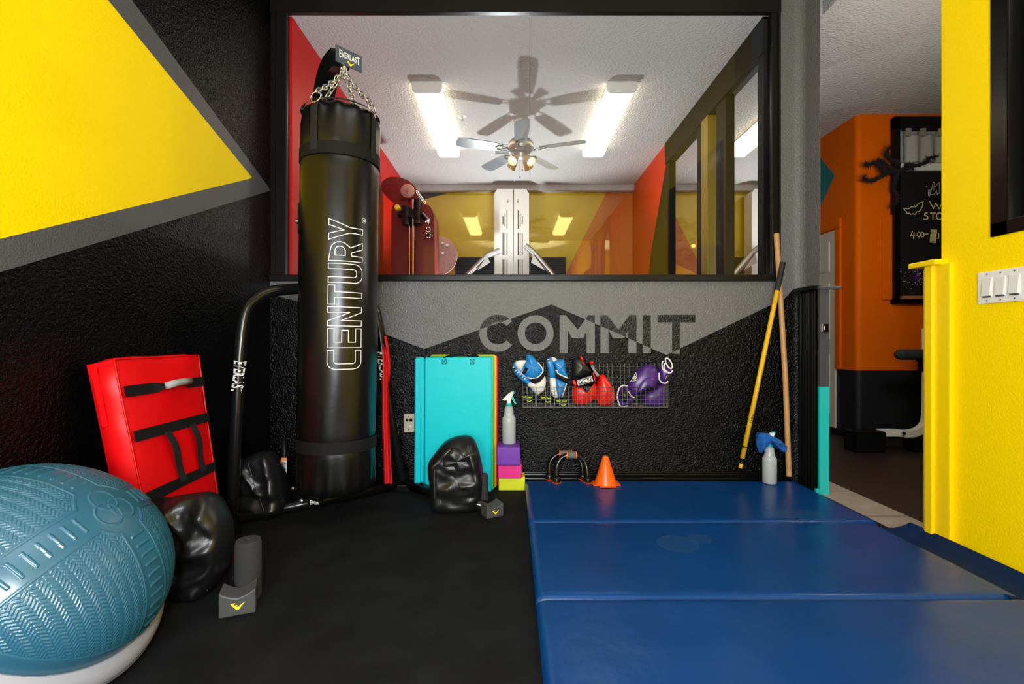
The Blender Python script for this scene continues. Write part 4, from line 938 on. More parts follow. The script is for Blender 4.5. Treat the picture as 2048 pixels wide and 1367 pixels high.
# ---- sandbags
def sandbag(label, outline, folds, Y, depth, seam_px, fold_px=None):
    cxm = sum(p[0] for p in outline) / len(outline); bot = max(p[1] for p in outline)
    t = thing('sandbag', (P(cxm, bot, Y).x, Y, 0), label, 'sandbag', 'black leather sandbags on the stand legs')
    o3 = catmull([P(x, y, Y) for x, y in outline], 6); c = sum(o3, Vector()) / len(o3); k = len(o3); rings = 36; vs = []
    zmin = min(p.z for p in o3); zmax = max(p.z for p in o3)
    def surf(i, j):
        tt_ = -1 + 2 * j / rings; s_ = max(.002, math.cos(tt_ * PI / 2)); a = math.copysign(math.acos(min(1, s_ ** 4.2)), tt_); p = o3[i]; q = c + (p - c) * s_
        hz = (q.z - zmin) / (zmax - zmin); dp = depth * (1.0 - .62 * max(0, hz - .45) ** 1.2)
        q = Vector((q.x, q.y - math.sin(a) * dp / 2, q.z))
        w = mnoise.noise(Vector((q.x * 7, q.z * 15, q.y * 6 + Y * 7))) * .016 + mnoise.noise(Vector((q.x * 22 + q.z * 12, q.z * 30 - q.x * 9, Y))) * .007
        for (fx0, fz0, fx1, fz1, amp, wd) in folds:
            A_, B_ = P(fx0, fz0, Y), P(fx1, fz1, Y); d = Vector((B_.x - A_.x, B_.z - A_.z)); L2 = d.length_squared; r = Vector((q.x - A_.x, q.z - A_.z))
            tt = min(1, max(0, r.dot(d) / L2)); ds = (r - d * tt).length; w += amp * math.exp(-(ds / wd) ** 2)
        q.y -= w * math.sin(a) * (1 if j > rings / 2 else .5); q.z = max(q.z, .003); return q
    vs = [surf(i, j) for j in range(rings + 1) for i in range(k)]
    MB().add(vs, [[j * k + i, j * k + (i + 1) % k, (j + 1) * k + (i + 1) % k, (j + 1) * k + i] for j in range(rings) for i in range(k)]).build('bag_body', M_LEATHER, t, True)
    front = [v for v in vs[(rings // 2) * k:]]
    pts = []
    for x, y in seam_px:
        tgt = P(x, y, Y); bb = min(front, key=lambda v: (v.x / v.y * Y - tgt.x) ** 2 + ((v.z - CAMZ) / v.y * Y + CAMZ - tgt.z) ** 2); pts.append(bb + Vector((0, -.002, 0)))
    MB().tube(catmull(pts, 4, False), .0018, 6).build('seam', mat('seam_thread', (.06, .055, .045), .6), t, True)
    if fold_px: puff('folded_top', fold_px, Y - depth * .36, .055, M_LEATHER, t, wr=.012, wf=26)
    return t
sandbag('black leather sandbag between the blue half ball and the foam foot', [(314, 1004), (330, 996), (365, 989), (400, 984), (418, 985), (434, 1000), (452, 1040), (457, 1090), (446, 1140), (424, 1180), (410, 1196), (385, 1207), (362, 1200), (348, 1150), (332, 1080)],
        [(372, 1000, 352, 1050, .018, .018), (430, 1000, 410, 1080, .014, .02), (330, 1180, 420, 1150, -.012, .012), (415, 1175, 395, 1200, .014, .01), (345, 995, 405, 1065, .016, .012), (360, 1105, 446, 1082, .010, .010), (378, 1165, 445, 1122, .012, .010), (400, 1020, 440, 1062, -.010, .010)], 1.57, .15, [(372, 1200), (390, 1196), (405, 1186), (417, 1175)])
sandbag('black leather sandbag behind the bent tube, left of the hanging bag', [(482, 922), (502, 908), (530, 901), (550, 912), (566, 950), (573, 1000), (565, 1025), (532, 1037), (500, 1034), (482, 1012), (478, 965)],
        [(500, 935, 540, 985, .014, .014), (540, 905, 560, 985, .012, .016), (485, 985, 570, 990, -.010, .012), (490, 1015, 565, 1012, .010, .01)], 2.265, .16, [(497, 925), (502, 945), (508, 965), (516, 985), (523, 1005), (530, 1022), (535, 1034)])
sandbag('black leather sandbag in front of the folded teal mat', [(857, 930), (868, 908), (890, 882), (915, 871), (940, 871), (953, 888), (963, 925), (968, 965), (962, 1000), (945, 1022), (905, 1030), (868, 1025), (863, 985)],
        [(870, 968, 950, 958, .010, .008), (868, 985, 950, 982, -.010, .008), (868, 1002, 950, 1004, .009, .008), (940, 885, 962, 960, .014, .016), (866, 925, 905, 890, .014, .014)], 2.365, .20, [(868, 938), (868, 965), (868, 992), (868, 1015)],
        [(880, 925), (888, 905), (905, 893), (918, 896), (935, 908), (950, 900), (958, 918), (948, 936), (915, 948), (890, 948), (880, 938)])

# ---- red cloth belt
rb = MB()
rc_pts = [(758, 649, 2, 2.60), (766, 675, 9, 2.6), (769, 720, 8, 2.585), (770, 780, 7, 2.575), (771, 850, 8, 2.57), (774, 920, 8, 2.57), (776, 966, 8, 2.57)]
def rcl(u, v):
    f = v * (len(rc_pts) - 1); i = min(int(f), len(rc_pts) - 2); t = f - i; a, b = rc_pts[i], rc_pts[i + 1]
    x = a[0] + (b[0] - a[0]) * t; y = a[1] + (b[1] - a[1]) * t; hw = a[2] + (b[2] - a[2]) * t; Y = a[3] + (b[3] - a[3]) * t
    p = P(x + (u - .5) * 2 * hw, y, Y); p.y += .012 * math.sin(u * 9 + v * 3) * (.4 + .6 * (1 - v)); return p
rbt = thing('cloth_strap', P(775, 966, 2.57), 'long red cloth strap hanging on the stand tube beside the bag', 'strap')
MB().grid(rcl, 14, 40).grid(lambda u, v: rcl(u, v) + Vector((0, .006, 0)), 14, 40).build('strap_cloth', M_REDC, rbt, True, fix=False)
def rcl2(u, v):
    p = P(768 + 9 * math.sin(v * 2.2) - 2 * v + (u - .5) * 9, 672 + v * 90, 2.585); p.y += .01 * math.sin(u * 7); return p
MB().grid(rcl2, 8, 20).build('strap_tail', M_REDC, rbt, True, fix=False)
MB().lathe([(0, -.02), (.012, -.015), (.016, 0), (.012, .015), (0, .02)], 14, T(P(760, 655, 2.595))).build('knot', M_REDC, rbt, True)

# ---- outlet plate
ot = thing('wall_outlet', P(818, 845, DW), 'beige wall plate with two network jacks left of the teal mat', 'wall outlet')
a, b = P(808, 863, DW - .007), P(829, 826, DW)
MB().box(a, (b.x, DW - .0005, b.z), 0, .003).build('plate', M_BEIGE, ot)
for px in (814, 822):
    c = P(px, 839, DW - .009); MB().box((c.x - .008, DW - .010, c.z - .009), (c.x + .008, DW - .006, c.z + .009), 0, .001).build('jack', M_TUBE, ot)
c = P(822, 851, DW); MB().box((c.x - .006, DW - .009, c.z - .006), (c.x + .006, DW - .006, c.z + .006), 0, .001).build('blank_insert', M_WHITEP, ot)
for py in (832, 858): c = P(818, py, DW); MB().lathe([(0, 0), (.003, 0), (.0025, .002), (0, .002)], 8, T((c.x, DW - .007, c.z)) @ Matrix.Rotation(R(90), 4, 'X')).build('screw', M_TUBE, ot)

# ---- folded exercise mat standing
fm = thing('folded_mat', (-.33, 2.66, 0), 'folded teal exercise mat with rainbow panels standing against the wall', 'exercise mat')
def slab(name, x0, x1, y0, y1, z0, z1, m, lean=.0, skew=0.):
    bm = bmesh.new(); bmesh.ops.create_cube(bm, size=1); bmesh.ops.subdivide_edges(bm, edges=bm.edges, cuts=1)
    for v in bm.verts:
        z = z0 + (v.co.z + .5) * (z1 - z0); x = x0 + (v.co.x + .5) * (x1 - x0) + skew * (z - z0); v.co = Vector((x, y0 + (v.co.y + .5) * (y1 - y0) + lean * z, z))
    bmesh.ops.bevel(bm, geom=[e for e in bm.edges if e.calc_face_angle(0) > 1], offset=.006, segments=3, affect='EDGES')
    return MB().bm(bm).build(name, m, fm, 50)
xa, xb = P(850, 0, 2.615).x, P(984, 0, 2.615).x
slab('teal_panel', xa, xb, 2.60, 2.633, .004, .737, M_TEAL, .02)
slab('green_panel', xa + .02, xb + .012, 2.635, 2.658, .004, .745, M_GREEN, .02)
slab('yellow_panel', xa + .02, xb + .017, 2.660, 2.680, .004, .749, M_YELV, .02)
slab('orange_panel', xa + .02, xb + .022, 2.682, 2.700, .004, .745, M_ORGV, .02)
slab('red_panel', xa + .02, xb + .03, 2.702, 2.722, .004, .742, M_REDV, .02)
xf = P(829, 0, 2.60).x
slab('teal_side_panel', xf, xa - .002, 2.592, 2.625, .012, .735, M_TEAL, .02, .018 * 0 + .0)
hd = MB(); hpts = catmull([P(888, 716, 2.62), P(894, 713, 2.635), P(905, 710, 2.65), (P(925, 711, 2.66)), P(945, 711, 2.65), P(948, 708, 2.64), P(956, 713, 2.63)], 5, False)
hd.tube(hpts, .008, 8); hd.build('carry_handle', M_WEB, fm, True)
for px in (888, 944):
    c = P(px, 722, 2.608); q_ = frame(Vector((c.x, 2.6125, c.z)), (1, 0, 0), (0, 0, 1)); mb = MB()
    ribbon(mb, [(-.011, -.013), (.011, -.013), (.011, .013), (-.011, .013)], .0025, q_); ribbon(mb, [(-.011, -.013), (.011, .013)], .002, q_, False); ribbon(mb, [(-.011, .013), (.011, -.013)], .002, q_, False)
    mb.build('stitched_patch', M_NAVY, fm, fix=False)
rg = MB(); link_loop(P(843, 970, 2.58), (1, 0, 0), (0, 0, 1), .014, .016, .003, rg, 18); rg.box(P(838, 977, 2.578), P(848, 972, 2.586)); rg.build('d_ring', M_TUBE, fm, True)
MB().tube([(xa - .02, 2.588 + .02 * z, z) for z in (.03, .2, .4, .6, .72)], .0016, 5).build('seam', mat('teal_seam', (.0, .3, .36), .6), fm, True)

# ---- yoga blocks and bottle
def block(nm, x0, x1, y0, y1, z0, z1, m, lb):
    return tag(MB().box((x0, y0, z0), (x1, y1, z1), 0, .007, seg=3).build(nm, m, None, 40), lb, 'yoga block', 'stacked yoga blocks')
block('yoga_block', -.074, .072, 2.63, 2.732, .001, .077, M_BYEL, 'lime yellow yoga block at the bottom of the stack')
block('yoga_block', -.079, .053, 2.595, 2.732, .078, .156, M_BPINK, 'hot pink yoga block in the middle of the stack')
block('yoga_block', -.081, .046, 2.56, 2.732, .157, .256, M_BPURP, 'purple yoga block under the spray bottle, top of the stack')
def spray(base, lb, s=1.):
    t = thing('spray_bottle', base, lb, 'spray bottle', 'clear spray bottles'); X, Y, Z = base; Mx = T(base) @ Matrix.Scale(s, 4)
    MB().lathe([(0, .001), (.034, .001), (.0375, .006), (.0375, .138), (.036, .144), (.031, .150), (.0275, .16), (.0235, .20), (.0185, .206), (.014, .207), (0, .207)], 32, Mx).build('bottle_body', M_BOTTLE, t, 40)
    MB().lathe([(.036, .118), (.0385, .119), (.0385, .121), (.036, .122)], 32, Mx).build('bottle_ridge', M_BOTTLE, t, 40)
    MB().lathe([(0, .2), (.017, .2), (.017, .222), (.015, .224), (0, .224)], 20, Mx).build('collar', M_TRIG, t, 40)
    prf = [(-.038, .243), (-.034, .249), (.006, .285), (.022, .288), (.026, .276), (.018, .262), (.012, .245), (.011, .222), (-.011, .222), (-.012, .24), (-.025, .238)]
    ob = MB().prism([Mx @ Vector((x, -.011, z)) for x, z in prf], (0, .022 * s, 0)).build('sprayer_head', M_WHITEP, t)
    md = ob.modifiers.new('bevel', 'BEVEL'); md.width = .003; md.segments = 2
    MB().prism([Mx @ Vector((x, -.007, z)) for x, z in [(.018, .264), (.024, .26), (.034, .235), (.042, .218), (.034, .217), (.024, .232), (.013, .25)]], (0, .014 * s, 0)).build('trigger', M_TRIG, t)
    MB().prism([Mx @ Vector((x, -.010, z)) for x, z in [(.012, .2905), (.028, .291), (.030, .278), (.024, .275)]], (0, .020 * s, 0)).build('nozzle', M_TRIG, t)
    MB().tube([Mx @ Vector((0, 0, .02)), Mx @ Vector((0, 0, .2))], .002 * s, 6).build('dip_tube', M_WHITEP, t)
    return t
spray((-.0165, 2.66, .256), 'clear spray bottle with teal trigger standing on the purple block')
b2 = P(1539, 959, 2.60); spray((b2.x, 2.60, .053), 'clear spray bottle draped with a blue towel on the mat corner', .96)
# towel over the second bottle
tl = MB(); tcx, tcy = b2.x, 2.60
out_px = [(1514, 869), (1520, 864), (1540, 866), (1552, 874), (1562, 880), (1575, 893), (1574, 901), (1566, 903), (1556, 893), (1547, 885), (1545, 893), (1541, 886), (1534, 896), (1524, 905), (1519, 905), (1513, 888)]
def tow(u, v):
    a = 2 * PI * u; f = u * 16; i = int(f) % 16; t_ = f - int(f); A_ = Vector(out_px[i]); B_ = Vector(out_px[(i + 1) % 16]); q = A_.lerp(B_, t_); c = Vector((1541, 878))
    q = c + (q - c) * v; ln = (q - c).length
    p = P(q.x, q.y, 2.60 - .052 * (1 - v ** 2.2)); p.y += .010 * mnoise.noise(p * 34) + .007 * math.sin(a * 5 + v * 4) * v; return p
tl.grid(tow, 96, 16, cu=True)
tb2 = [tow(k / 96, 1.0) for k in range(96)]
tl.grid(lambda u, v: (lambda p: Vector((p.x, 2.60 + (2.60 - p.y) * .8 + .006, p.z)))(tow(u, v)), 96, 16, cu=True)
tag(tl.build('towel', M_TOWEL, None, True), 'crumpled blue microfibre towel draped over the corner spray bottle', 'towel')

# ---- wire basket
wb = thing('wire_basket', P(1190, 815, 2.66), 'grey wire basket on the wall holding the mitts and gloves', 'basket')
fyk, byk = 2.575, 2.735; bx0, bx1 = P(1046, 0, fyk).x, P(1336, 0, fyk).x; fz0, fz1 = CAMZ - (814 - 683) / F * fyk, CAMZ - (773 - 683) / F * fyk; bz1 = CAMZ - (725 - 683) / F * byk
r_ = .0012; rF = .0024
def gridwires(fn, n1, n2, w_, h_):
    mb = MB()
    for i in range(n1 + 1): mb.tube([fn(w_ * i / n1, 0), fn(w_ * i / n1, h_)], r_, 5)
    for j in range(n2 + 1): mb.tube([fn(0, h_ * j / n2), fn(w_, h_ * j / n2)], r_, 5)
    mb.tube([fn(0, 0), fn(w_, 0), fn(w_, h_), fn(0, h_), fn(0, 0)], rF, 6); return mb
WX = bx1 - bx0
gridwires(frame((bx0, fyk, fz0), (1, 0, 0), (0, 0, 1)), 32, 5, WX, fz1 - fz0).build('front_grid', M_WIRE, wb)
gridwires(frame((bx0, byk, fz0), (1, 0, 0), (0, 0, 1)), 32, 11, WX, bz1 - fz0).build('back_grid', M_WIRE, wb)
gridwires(frame((bx0, fyk, fz0), (1, 0, 0), (0, 1, 0)), 32, 6, WX, byk - fyk).build('bottom_grid', M_WIRE, wb)
def sidepan(x):
    mb = MB()
    for i in range(7):
        y = fyk + (byk - fyk) * i / 6; mb.tube([(x, y, fz0), (x, y, fz1 + (bz1 - fz1) * (i / 6) ** 2.2)], r_, 5)
    for j in range(6): z = fz0 + (fz1 - fz0) * j / 5; mb.tube([(x, fyk, z), (x, byk, z)], r_, 5)
    mb.tube([(x, fyk + (byk - fyk) * i / 10, fz1 + (bz1 - fz1) * (i / 10) ** 2.2) for i in range(11)], rF, 6); return mb
for x, nm in ((bx0, 'side_panel'), (bx0 + WX * .62, 'divider_panel'), (bx1, 'side_panel')): sidepan(x).build(nm, M_WIRE, wb)

# ---- focus mitts, gloves
def C3(x, y): return (1020 + x * .0951, 700 + y * .0951)
def C4(x, y): return (1190 + x * .0951, 700 + y * .0951)
GY = 2.655
def c3(*pts): return [C3(*p) for p in pts]
def c4(*pts): return [C4(*p) for p in pts]
m1 = thing('focus_mitt', P(1072, 800, GY), 'blue and white focus mitt at the left end of the basket, strap raised', 'focus mitt', 'focus mitts in the basket')
puff('mitt_pad', c3((60, 300), (110, 230), (200, 200), (340, 215), (420, 340), (440, 640), (480, 760), (560, 930), (500, 900), (360, 730), (230, 620), (90, 480)), GY + .012, .05, M_BLUEM, m1, tilt=(.1, .1))
puff('white_target', c3((105, 300), (130, 225), (250, 200), (345, 215), (300, 310), (240, 430), (160, 380)), GY - .012, .045, M_WHITEM, m1)
puff('hand_cover', c3((330, 200), (360, 90), (480, 110), (560, 200), (660, 330), (690, 430), (640, 540), (520, 590), (400, 590), (280, 480), (310, 300)), GY + .0, .075, M_BLUEM, m1, wr=.008, wf=45)
puff('white_heel', c3((360, 730), (420, 650), (520, 690), (640, 620), (720, 520), (760, 620), (740, 780), (700, 860), (590, 930), (520, 900), (440, 800)), GY, .06, M_WHITEM, m1)
puff('black_strap', c3((250, 470), (330, 350), (390, 385), (300, 515)), GY - .032, .016, M_WEB, m1, smooth_pts=False, power=.3)
puff('wrist_band', c3((415, 600), (530, 600), (640, 550), (720, 440), (730, 530), (640, 640), (480, 690)), GY - .026, .02, M_WEB, m1)
MB().tube(catmull([P(*C3(*q), GY - .03) for q in ((365, 560), (440, 590), (540, 580), (630, 530), (690, 430), (650, 330), (580, 250))], 5, False), .0035, 8).build('white_piping', M_WHITEM, m1, True)
def lacing(pts, m, w0):
    for k, (x, y) in enumerate(pts):
        puff('lace_stitch', c3((x - w0, y - 10), (x + w0 * .6, y - 16), (x + w0, y + 8), (x - w0 * .6, y + 16)), GY - .02, .012, M_WHITEM if k % 2 == 0 else M_WEB, m, n=2, rings=4)
lacing([(72, 355), (95, 385), (122, 425), (140, 445), (160, 470), (185, 490), (215, 510), (240, 535), (265, 555), (288, 575), (310, 598)], m1, 20)
m2 = thing('focus_mitt', P(1115, 800, GY), 'blue and white focus mitt seen edge on beside the red gloves', 'focus mitt', 'focus mitts in the basket')
puff('mitt_pad', c3((760, 240), (800, 170), (850, 145), (900, 240), (950, 420), (960, 580), (840, 580), (800, 430)), GY, .055, M_BLUEM, m2)
puff('white_edge', c3((835, 580), (960, 580), (980, 800), (1010, 980), (930, 990), (860, 880)), GY, .05, M_WHITEM, m2)
puff('white_target', c3((865, 145), (930, 140), (990, 195), (940, 240), (895, 240)), GY + .015, .05, M_WHITEM, m2)
puff('hand_cover', c3((900, 240), (990, 195), (1110, 190), (1150, 260), (1170, 400), (1220, 580), (1080, 560), (960, 460), (940, 330)), GY + .01, .065, M_BLUEM, m2, wr=.008, wf=50)
puff('pad_face', c3((965, 580), (1080, 620), (1180, 680), (1120, 860), (1060, 985), (1000, 960), (975, 780)), GY - .008, .045, M_BLUEM, m2)
puff('wrist_band', c3((960, 470), (1080, 530), (1220, 590), (1225, 660), (1170, 680), (1060, 620), (965, 570)), GY - .026, .025, M_WEB, m2)
MB().tube(catmull([P(*C3(*q), GY - .034) for q in ((955, 415), (1000, 440), (1010, 480), (1120, 540), (1220, 580))], 5, False), .004, 8).build('white_piping', M_WHITEM, m2, True)
MB().tube([P(*C3(1190, 690), GY - .02), P(*C3(1140, 850), GY - .02), P(*C3(1090, 990), GY - .02)], .0035, 8).build('white_piping', M_WHITEM, m2, True)
lacing([(805, 190), (815, 220), (820, 245), (830, 270), (838, 295), (845, 325), (858, 350), (865, 385), (870, 415), (878, 445)], m2, 26)

def glove_lab(fn, w_, h_): pass
g1 = thing('boxing_glove', P(1165, 805, GY), 'red boxing glove with black cuff and lettered wrist patch in the basket', 'boxing glove', 'red boxing gloves')
puff('fist', c3((1320, 760), (1400, 740), (1500, 760), (1520, 830), (1580, 900), (1700, 920), (1760, 840), (1740, 700), (1790, 690), (1830, 800), (1820, 950), (1740, 1050), (1620, 1130), (1420, 1140), (1320, 1080), (1290, 900)), GY, .085, M_REDG, g1)
puff('palm', c3((1480, 740), (1740, 700), (1770, 800), (1720, 890), (1600, 900), (1520, 850)), GY + .01, .07, M_LEATHER, g1)
puff('cuff', c3((1310, 190), (1400, 150), (1480, 130), (1540, 200), (1640, 300), (1740, 440), (1720, 490), (1560, 560), (1400, 610), (1310, 610), (1300, 430)), GY + .012, .08, M_LEATHER, g1, wr=.004, wf=30)
puff('wrist_strap', c3((1310, 610), (1400, 610), (1560, 560), (1730, 480), (1780, 620), (1760, 690), (1600, 730), (1430, 770), (1340, 740)), GY - .008, .075, M_WEB, g1)
puff('red_tab', c3((1735, 480), (1765, 475), (1800, 620), (1775, 640)), GY - .035, .02, M_REDG, g1); puff('red_tab', c3((1310, 640), (1370, 630), (1400, 740), (1350, 750)), GY - .035, .02, M_REDG, g1)
puff('red_tab', c3((1470, 130), (1510, 125), (1545, 200), (1505, 215)), GY - .03, .02, M_REDG, g1); puff('red_tab', c3((1515, 250), (1550, 245), (1565, 285), (1530, 290)), GY - .03, .02, M_REDG, g1)
o3 = P(*C3(1430, 755), GY - .0475); rt_ = P(*C3(1760, 650), GY - .0475) - o3; up_ = P(*C3(1390, 630), GY - .0475) - o3
pfn = lambda a, b: o3 + rt_ * a + up_ * b
puff('patch', c3((1425, 760), (1760, 655), (1720, 515), (1385, 625)), GY - .040, .012, M_LEATHER, g1, smooth_pts=False, power=.2)
mb = MB(); ribbon(mb, [(.04, .08), (.96, .08), (.96, .92), (.04, .92)], .03, pfn); ribbon(mb, [(.1, .17), (.9, .17), (.9, .83), (.1, .83)], .02, pfn); mb.build('patch_border', M_WHITE, g1, fix=False)
text('patch_lettering', 'PRO', M_WHITE, g1, lambda u, v: pfn(.83 - u * .68, .74 - v * .5), .03)
g2 = thing('boxing_glove', P(1208, 805, GY), 'red boxing glove standing fist down with narrow black cuff, by the basket divider', 'boxing glove', 'red boxing gloves')
puff('fist', c4((70, 560), (110, 510), (180, 510), (290, 640), (380, 770), (420, 920), (410, 1060), (330, 1140), (180, 1175), (70, 1140), (20, 1010), (30, 800)), GY - .005, .10, M_REDG, g2)
puff('cuff', c4((-150, 260), (-90, 210), (-10, 260), (60, 400), (130, 500), (60, 560), (10, 520), (-80, 380)), GY + .01, .06, M_LEATHER, g2)
puff('cuff_tip', c3((1660, 260), (1690, 225), (1745, 225), (1750, 265), (1700, 305)), GY - .01, .06, M_REDG, g2)
puff('cuff_edge', c4((-90, 330), (-60, 330), (60, 480), (90, 520), (50, 560), (0, 500)), GY - .02, .02, mat('grey_edging', (.3, .3, .31), .5), g2)
MB().tube(catmull([P(*C4(*q), GY - .058) for q in ((40, 980), (60, 1060), (130, 1100), (200, 1110), (280, 1080), (330, 1010), (370, 940))], 5, False), .002, 6).build('seam', M_REDG, g2, True)
g3 = thing('boxing_glove', P(1275, 800, GY), 'purple boxing glove with white triangular logo patch resting on its side', 'boxing glove', 'purple boxing gloves')
puff('fist', c4((690, 700), (800, 520), (900, 410), (1020, 310), (1130, 290), (1250, 330), (1320, 440), (1330, 600), (1290, 720), (1230, 790), (1130, 790), (1000, 860), (900, 920), (780, 960), (690, 880)), GY, .10, M_PURPLE, g3)
puff('thumb', c4((960, 640), (1060, 560), (1180, 550), (1250, 620), (1260, 730), (1200, 780), (1130, 740), (1080, 720), (1000, 800), (900, 900), (850, 870)), GY - .035, .05, M_PURPLE, g3)
puff('cuff', c4((480, 960), (500, 820), (580, 745), (680, 730), (720, 850), (800, 980), (770, 1090), (690, 1170), (560, 1190), (490, 1100)), GY, .075, M_PURPLE, g3)
puff('cuff_opening', c4((520, 950), (540, 840), (620, 790), (690, 860), (720, 1000), (670, 1100), (590, 1110), (530, 1040)), GY - .012, .068, M_TUBE, g3)
MB().tube(catmull([P(*C4(*q), GY - .036) for q in ((680, 745), (590, 735), (510, 800), (475, 920), (485, 1060), (550, 1185), (690, 1165))], 5, False), .0045, 8).build('white_piping', M_WHITEM, g3, True)
MB().tube(catmull([P(*C4(*q), GY - .045) for q in ((700, 850), (750, 940), (810, 990), (830, 970))], 5, False), .003, 8).build('lace', M_WHITEM, g3, True)
pt = [C4(*q) for q in ((740, 660), (860, 465), (890, 620))]
lg3 = MB().prism([P(*q, GY - .046) for q in pt], (0, .02, 0)).build('logo_patch', M_LEATHER, g3)
mb = MB(); I2 = lambda a, b: P(a, b, GY - .048)
ribbon(mb, pt, .9, I2); ribbon(mb, [C4(*q) for q in ((800, 610), (840, 540))], .9, I2, False); ribbon(mb, [C4(840 + 22 * math.cos(k * .63), 570 + 35 * math.sin(k * .63)) for k in range(10)], .9, I2); mb.build('logo_outline', M_WHITE, lg3, fix=False)
g4 = thing('boxing_glove', P(1320, 805, GY), 'purple boxing glove standing cuff up with white edging at the basket end', 'boxing glove', 'purple boxing gloves')
puff('fist', c4((990, 960), (1080, 860), (1250, 780), (1400, 690), (1490, 720), (1500, 900), (1470, 1080), (1350, 1170), (1150, 1180), (1020, 1130)), GY + .015, .09, M_PURPLE, g4)
puff('cuff', c4((1330, 420), (1370, 300), (1430, 270), (1600, 430), (1610, 480), (1530, 660), (1450, 690), (1360, 620)), GY + .005, .075, M_PURPLE, g4)
puff('cuff_flap', c4((1410, 260), (1450, 230), (1520, 170), (1580, 210), (1620, 330), (1610, 430), (1560, 470), (1470, 380)), GY - .01, .05, M_PURPLE, g4)
puff('cuff_opening', c4((1500, 230), (1530, 200), (1590, 260), (1600, 350), (1560, 330), (1520, 280)), GY - .03, .03, M_TUBE, g4)
mb = MB()
for q_ in (((1345, 470), (1350, 600), (1400, 670), (1480, 690), (1540, 650)), ((1490, 250), (1480, 180), (1530, 165), (1590, 230), (1625, 330), (1600, 380), (1540, 350), (1500, 280), (1460, 290), (1455, 370), (1500, 440), (1590, 470), (1630, 420)), ((1440, 225), (1410, 260), (1420, 380), (1470, 440), (1560, 480))):
    mb.tube(catmull([P(*C4(*q), GY - .038) for q in q_], 5, False), .004, 8)
mb.build('white_piping', M_WHITEM, g4, True)
puff('wrist_patch', c4((1440, 650), (1500, 500), (1590, 500), (1540, 640)), GY - .034, .012, M_LEATHER, g4, smooth_pts=False, power=.2)
# neon straps lying in the basket bottom
for k, (pts, lb) in enumerate(((((300, 920), (360, 950), (440, 910), (420, 1010), (360, 1080), (290, 1060)), 'black workout glove with neon trim under the first mitt'), (((620, 920), (800, 930), (870, 1030), (800, 1090), (700, 1040)), 'black workout glove with neon trim between the two mitts'), (((960, 1030), (1100, 1010), (1200, 1070), (1150, 1130), (1000, 1120)), 'black workout glove with neon trim under the second mitt'))):
    t = thing('workout_glove', P(*C3(*pts[0]), GY), lb, 'workout glove', 'neon trimmed gloves in the basket'); sgn = 1
    cxx = sum(p[0] for p in pts) / len(pts); cyy = sum(p[1] for p in pts) / len(pts)
    puff('glove_body', c3((cxx - 150, cyy + 60), (cxx - 130, cyy - 60), (cxx, cyy - 80), (cxx + 130, cyy - 40), (cxx + 140, cyy + 80), (cxx, cyy + 110)), GY + .005, .06, M_LEATHER, t)
    for dx, dy in ((-70, -20), (60, -10), (40, 70)):
        puff('neon_trim', c3((cxx + dx - 60, cyy + dy - 12), (cxx + dx, cyy + dy + 6), (cxx + dx + 55, cyy + dy - 16), (cxx + dx + 40, cyy + dy + 16), (cxx + dx - 20, cyy + dy + 26)), GY - .03, .016, M_NEON, t, rings=5)

# ---- push-up bars
def pushbar(px0, px1, pytop, pybase, Y, lb):
    t = thing('push_up_bar', P((px0 + px1) / 2, pybase, Y), lb, 'push-up bar', 'push-up bars by the baseboard')
    zb = .053; a = P(px0, pybase, Y).x; b = P(px1, pybase, Y).x; zt = CAMZ - (pytop - 683) / F * Y
    pts = catmull([(a, Y - .035, zb + .015), (a + .004, Y - .01, zb + .08), (a + .03, Y, zt - .02), (a + .07, Y, zt - .003), (b - .07, Y, zt - .003), (b - .03, Y, zt - .02), (b - .004, Y - .01, zb + .08), (b, Y - .035, zb + .015)], 6, False)
    MB().tube(pts, .0145, 12).build('bar', M_TUBE, t, True)
    MB().tube([(a + .062, Y, zt - .003), (b - .062, Y, zt - .003)], .019, 18).build('grip', mat('grip_grey', (.14, .14, .14), .7, bump=.8, bscale=260), t, 40)
    for x in (a + .06, b - .06): MB().tube([(x - .003, Y, zt - .003), (x + .003, Y, zt - .003)], .0205, 18).build('orange_ring', M_CONE, t)
    for x in (a, b):
        f = MB().lathe([(.024, .005), (.025, .016), (.02, .03), (.014, .036), (0, .038)], 24, T((x, Y - .035, zb))).build('foot', M_TUBE, t, 40)
        MB().lathe([(0, 0), (.025, 0), (.0262, .002), (.0262, .005), (0, .006)], 24, T((x, Y - .035, zb))).build('orange_sole', M_CONE, f, 40)
pushbar(1098, 1164, 905, 948, 2.705, 'black push-up bar nearer the wall, behind its twin')
pushbar(1112, 1174, 908, 960, 2.645, 'black push-up bar in front, beside the orange cones')

# ---- cone stack
cxc = P(1210, 0, 2.60).x; cyc = 2.585
def cone_thing(z, lb):
    t = thing('sports_cone', (cxc, cyc, z), lb, 'cone', 'stacked orange cones')
    MB().lathe([(.060, .003), (.016, .145), (.0145, .148), (.0125, .148), (.0125, .146), (.057, .003)], 40, T((cxc, cyc, z))).build('cone_body', M_CONE, t, 40)
    bm = bmesh.new(); bmesh.ops.create_cube(bm, size=1)
    for v in bm.verts: v.co = Vector((v.co.x * .146, v.co.y * .146, v.co.z * .004 + .002))
    bmesh.ops.bevel(bm, geom=[e for e in bm.edges if abs(e.verts[0].co.z - e.verts[1].co.z) > .002], offset=.03, segments=6, affect='EDGES')
    MB().bm(bm, 0, T((cxc, cyc, z))).build('flange', M_CONE, t); return t
c0_ = cone_thing(.054, 'orange cone at the bottom of the stack, flange on the blue mat')
lbs = ['orange cone second from the bottom of the stack', 'orange cone in the middle of the stack', 'orange cone second from the top of the stack', 'topmost orange cone of the stack, its whole body showing']
for k in range(4): copy_tree(c0_, lbs[k], (0, 0, .0112 * (k + 1)))

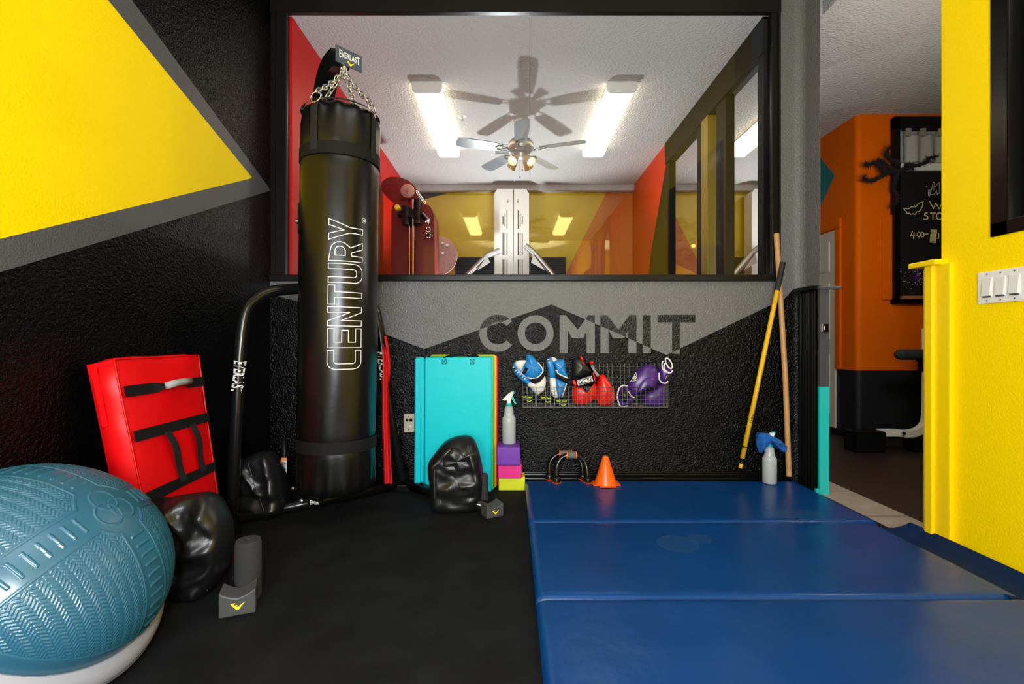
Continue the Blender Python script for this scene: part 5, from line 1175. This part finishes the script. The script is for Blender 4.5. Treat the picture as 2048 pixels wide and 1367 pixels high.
# ---- poles
yp0, yp1 = P(1478, 948, 2.62), P(1566, 524, 2.682)
yp = thing('broom_handle', yp0, 'yellow pole with black grip leaning on the wall corner', 'pole')
def yl(t): return yp0.lerp(yp1, t)
MB().tube([yl(.075), yl(.87)], .0125, 16).build('shaft', M_POLEY, yp, True); MB().tube([yl(.865), yl(1)], .0145, 16).lathe([(0, 0)], 4).build('grip', mat('black_rubber_grip', (.01, .01, .01), .6), yp, 40)
MB().tube([yl(0), yl(.075)], .006, 10).build('threaded_tip', M_TUBE, yp, True); MB().tube([yl(.03), yl(.05)], .0105, 12).build('tip_collar', M_POLEY, yp, True)
MB().tube([yl(.125), yl(.13)], .0132, 16).build('black_ring', M_TUBE, yp, True)
def ypt(u, v):
    c = yl(.24 + .045 * u); return c + Vector(((v - .5) * .012, -.0135, 0))
text('pole_print', 'ooo', M_TUBE, yp, ypt, .0)
wp0, wp1 = P(1578, 951, 2.672), P(1553, 467, 2.727)
wp = thing('wooden_pole', wp0, 'plain pale wooden pole leaning upright behind the yellow pole', 'pole')
MB().tube([wp0, wp0.lerp(wp1, .4) + Vector((.008, 0, 0)), wp1], .0145, 16).build('shaft', M_WOOD, wp, 40)
MB().tube([wp1.lerp(wp0, .002), wp1 + (wp1 - wp0).normalized() * .003], .0135, 16).build('end_grain', M_OAK, wp)

# ---- switch plate
sw = thing('light_switch', (XR, 1.655, 1.01), 'white three gang light switch plate on the yellow wall', 'light switch')
sy0, sy1, sz0, sz1 = 1.572, 1.737, .957, 1.071
MB().box((XR - .007, sy0, sz0), (XR - .0005, sy1, sz1), 0, .003).build('plate', M_WHITEP, sw)
for k in range(3):
    yc = sy1 - .036 - k * .0465
    MB().box((XR - .0095, yc - .018, 1.014 - .034), (XR - .006, yc + .018, 1.014 + .034), 0, .0015).build('switch_bezel', M_WHITEP, sw)
    MB().prism([(XR - .0095, yc - .015, 1.014 + .03), (XR - .0155, yc - .015, 1.014 - .03), (XR - .0095, yc - .015, 1.014 - .031)], (0, .030, 0)).build('rocker', mat('rocker_white', (.72, .72, .69), .3), sw)
    MB().box((XR - .0098, yc - .015, 1.014 - .036), (XR - .009, yc + .015, 1.014 - .031)).build('shadow_gap', M_GREYTRIM, sw)
    for z in (sz0 + .01, sz1 - .01): MB().lathe([(0, 0), (.003, 0), (.0026, .0015), (0, .0018)], 10, T((XR - .007, yc, z)) @ Matrix.Rotation(R(-90), 4, 'Y')).build('screw', M_STEEL, sw)
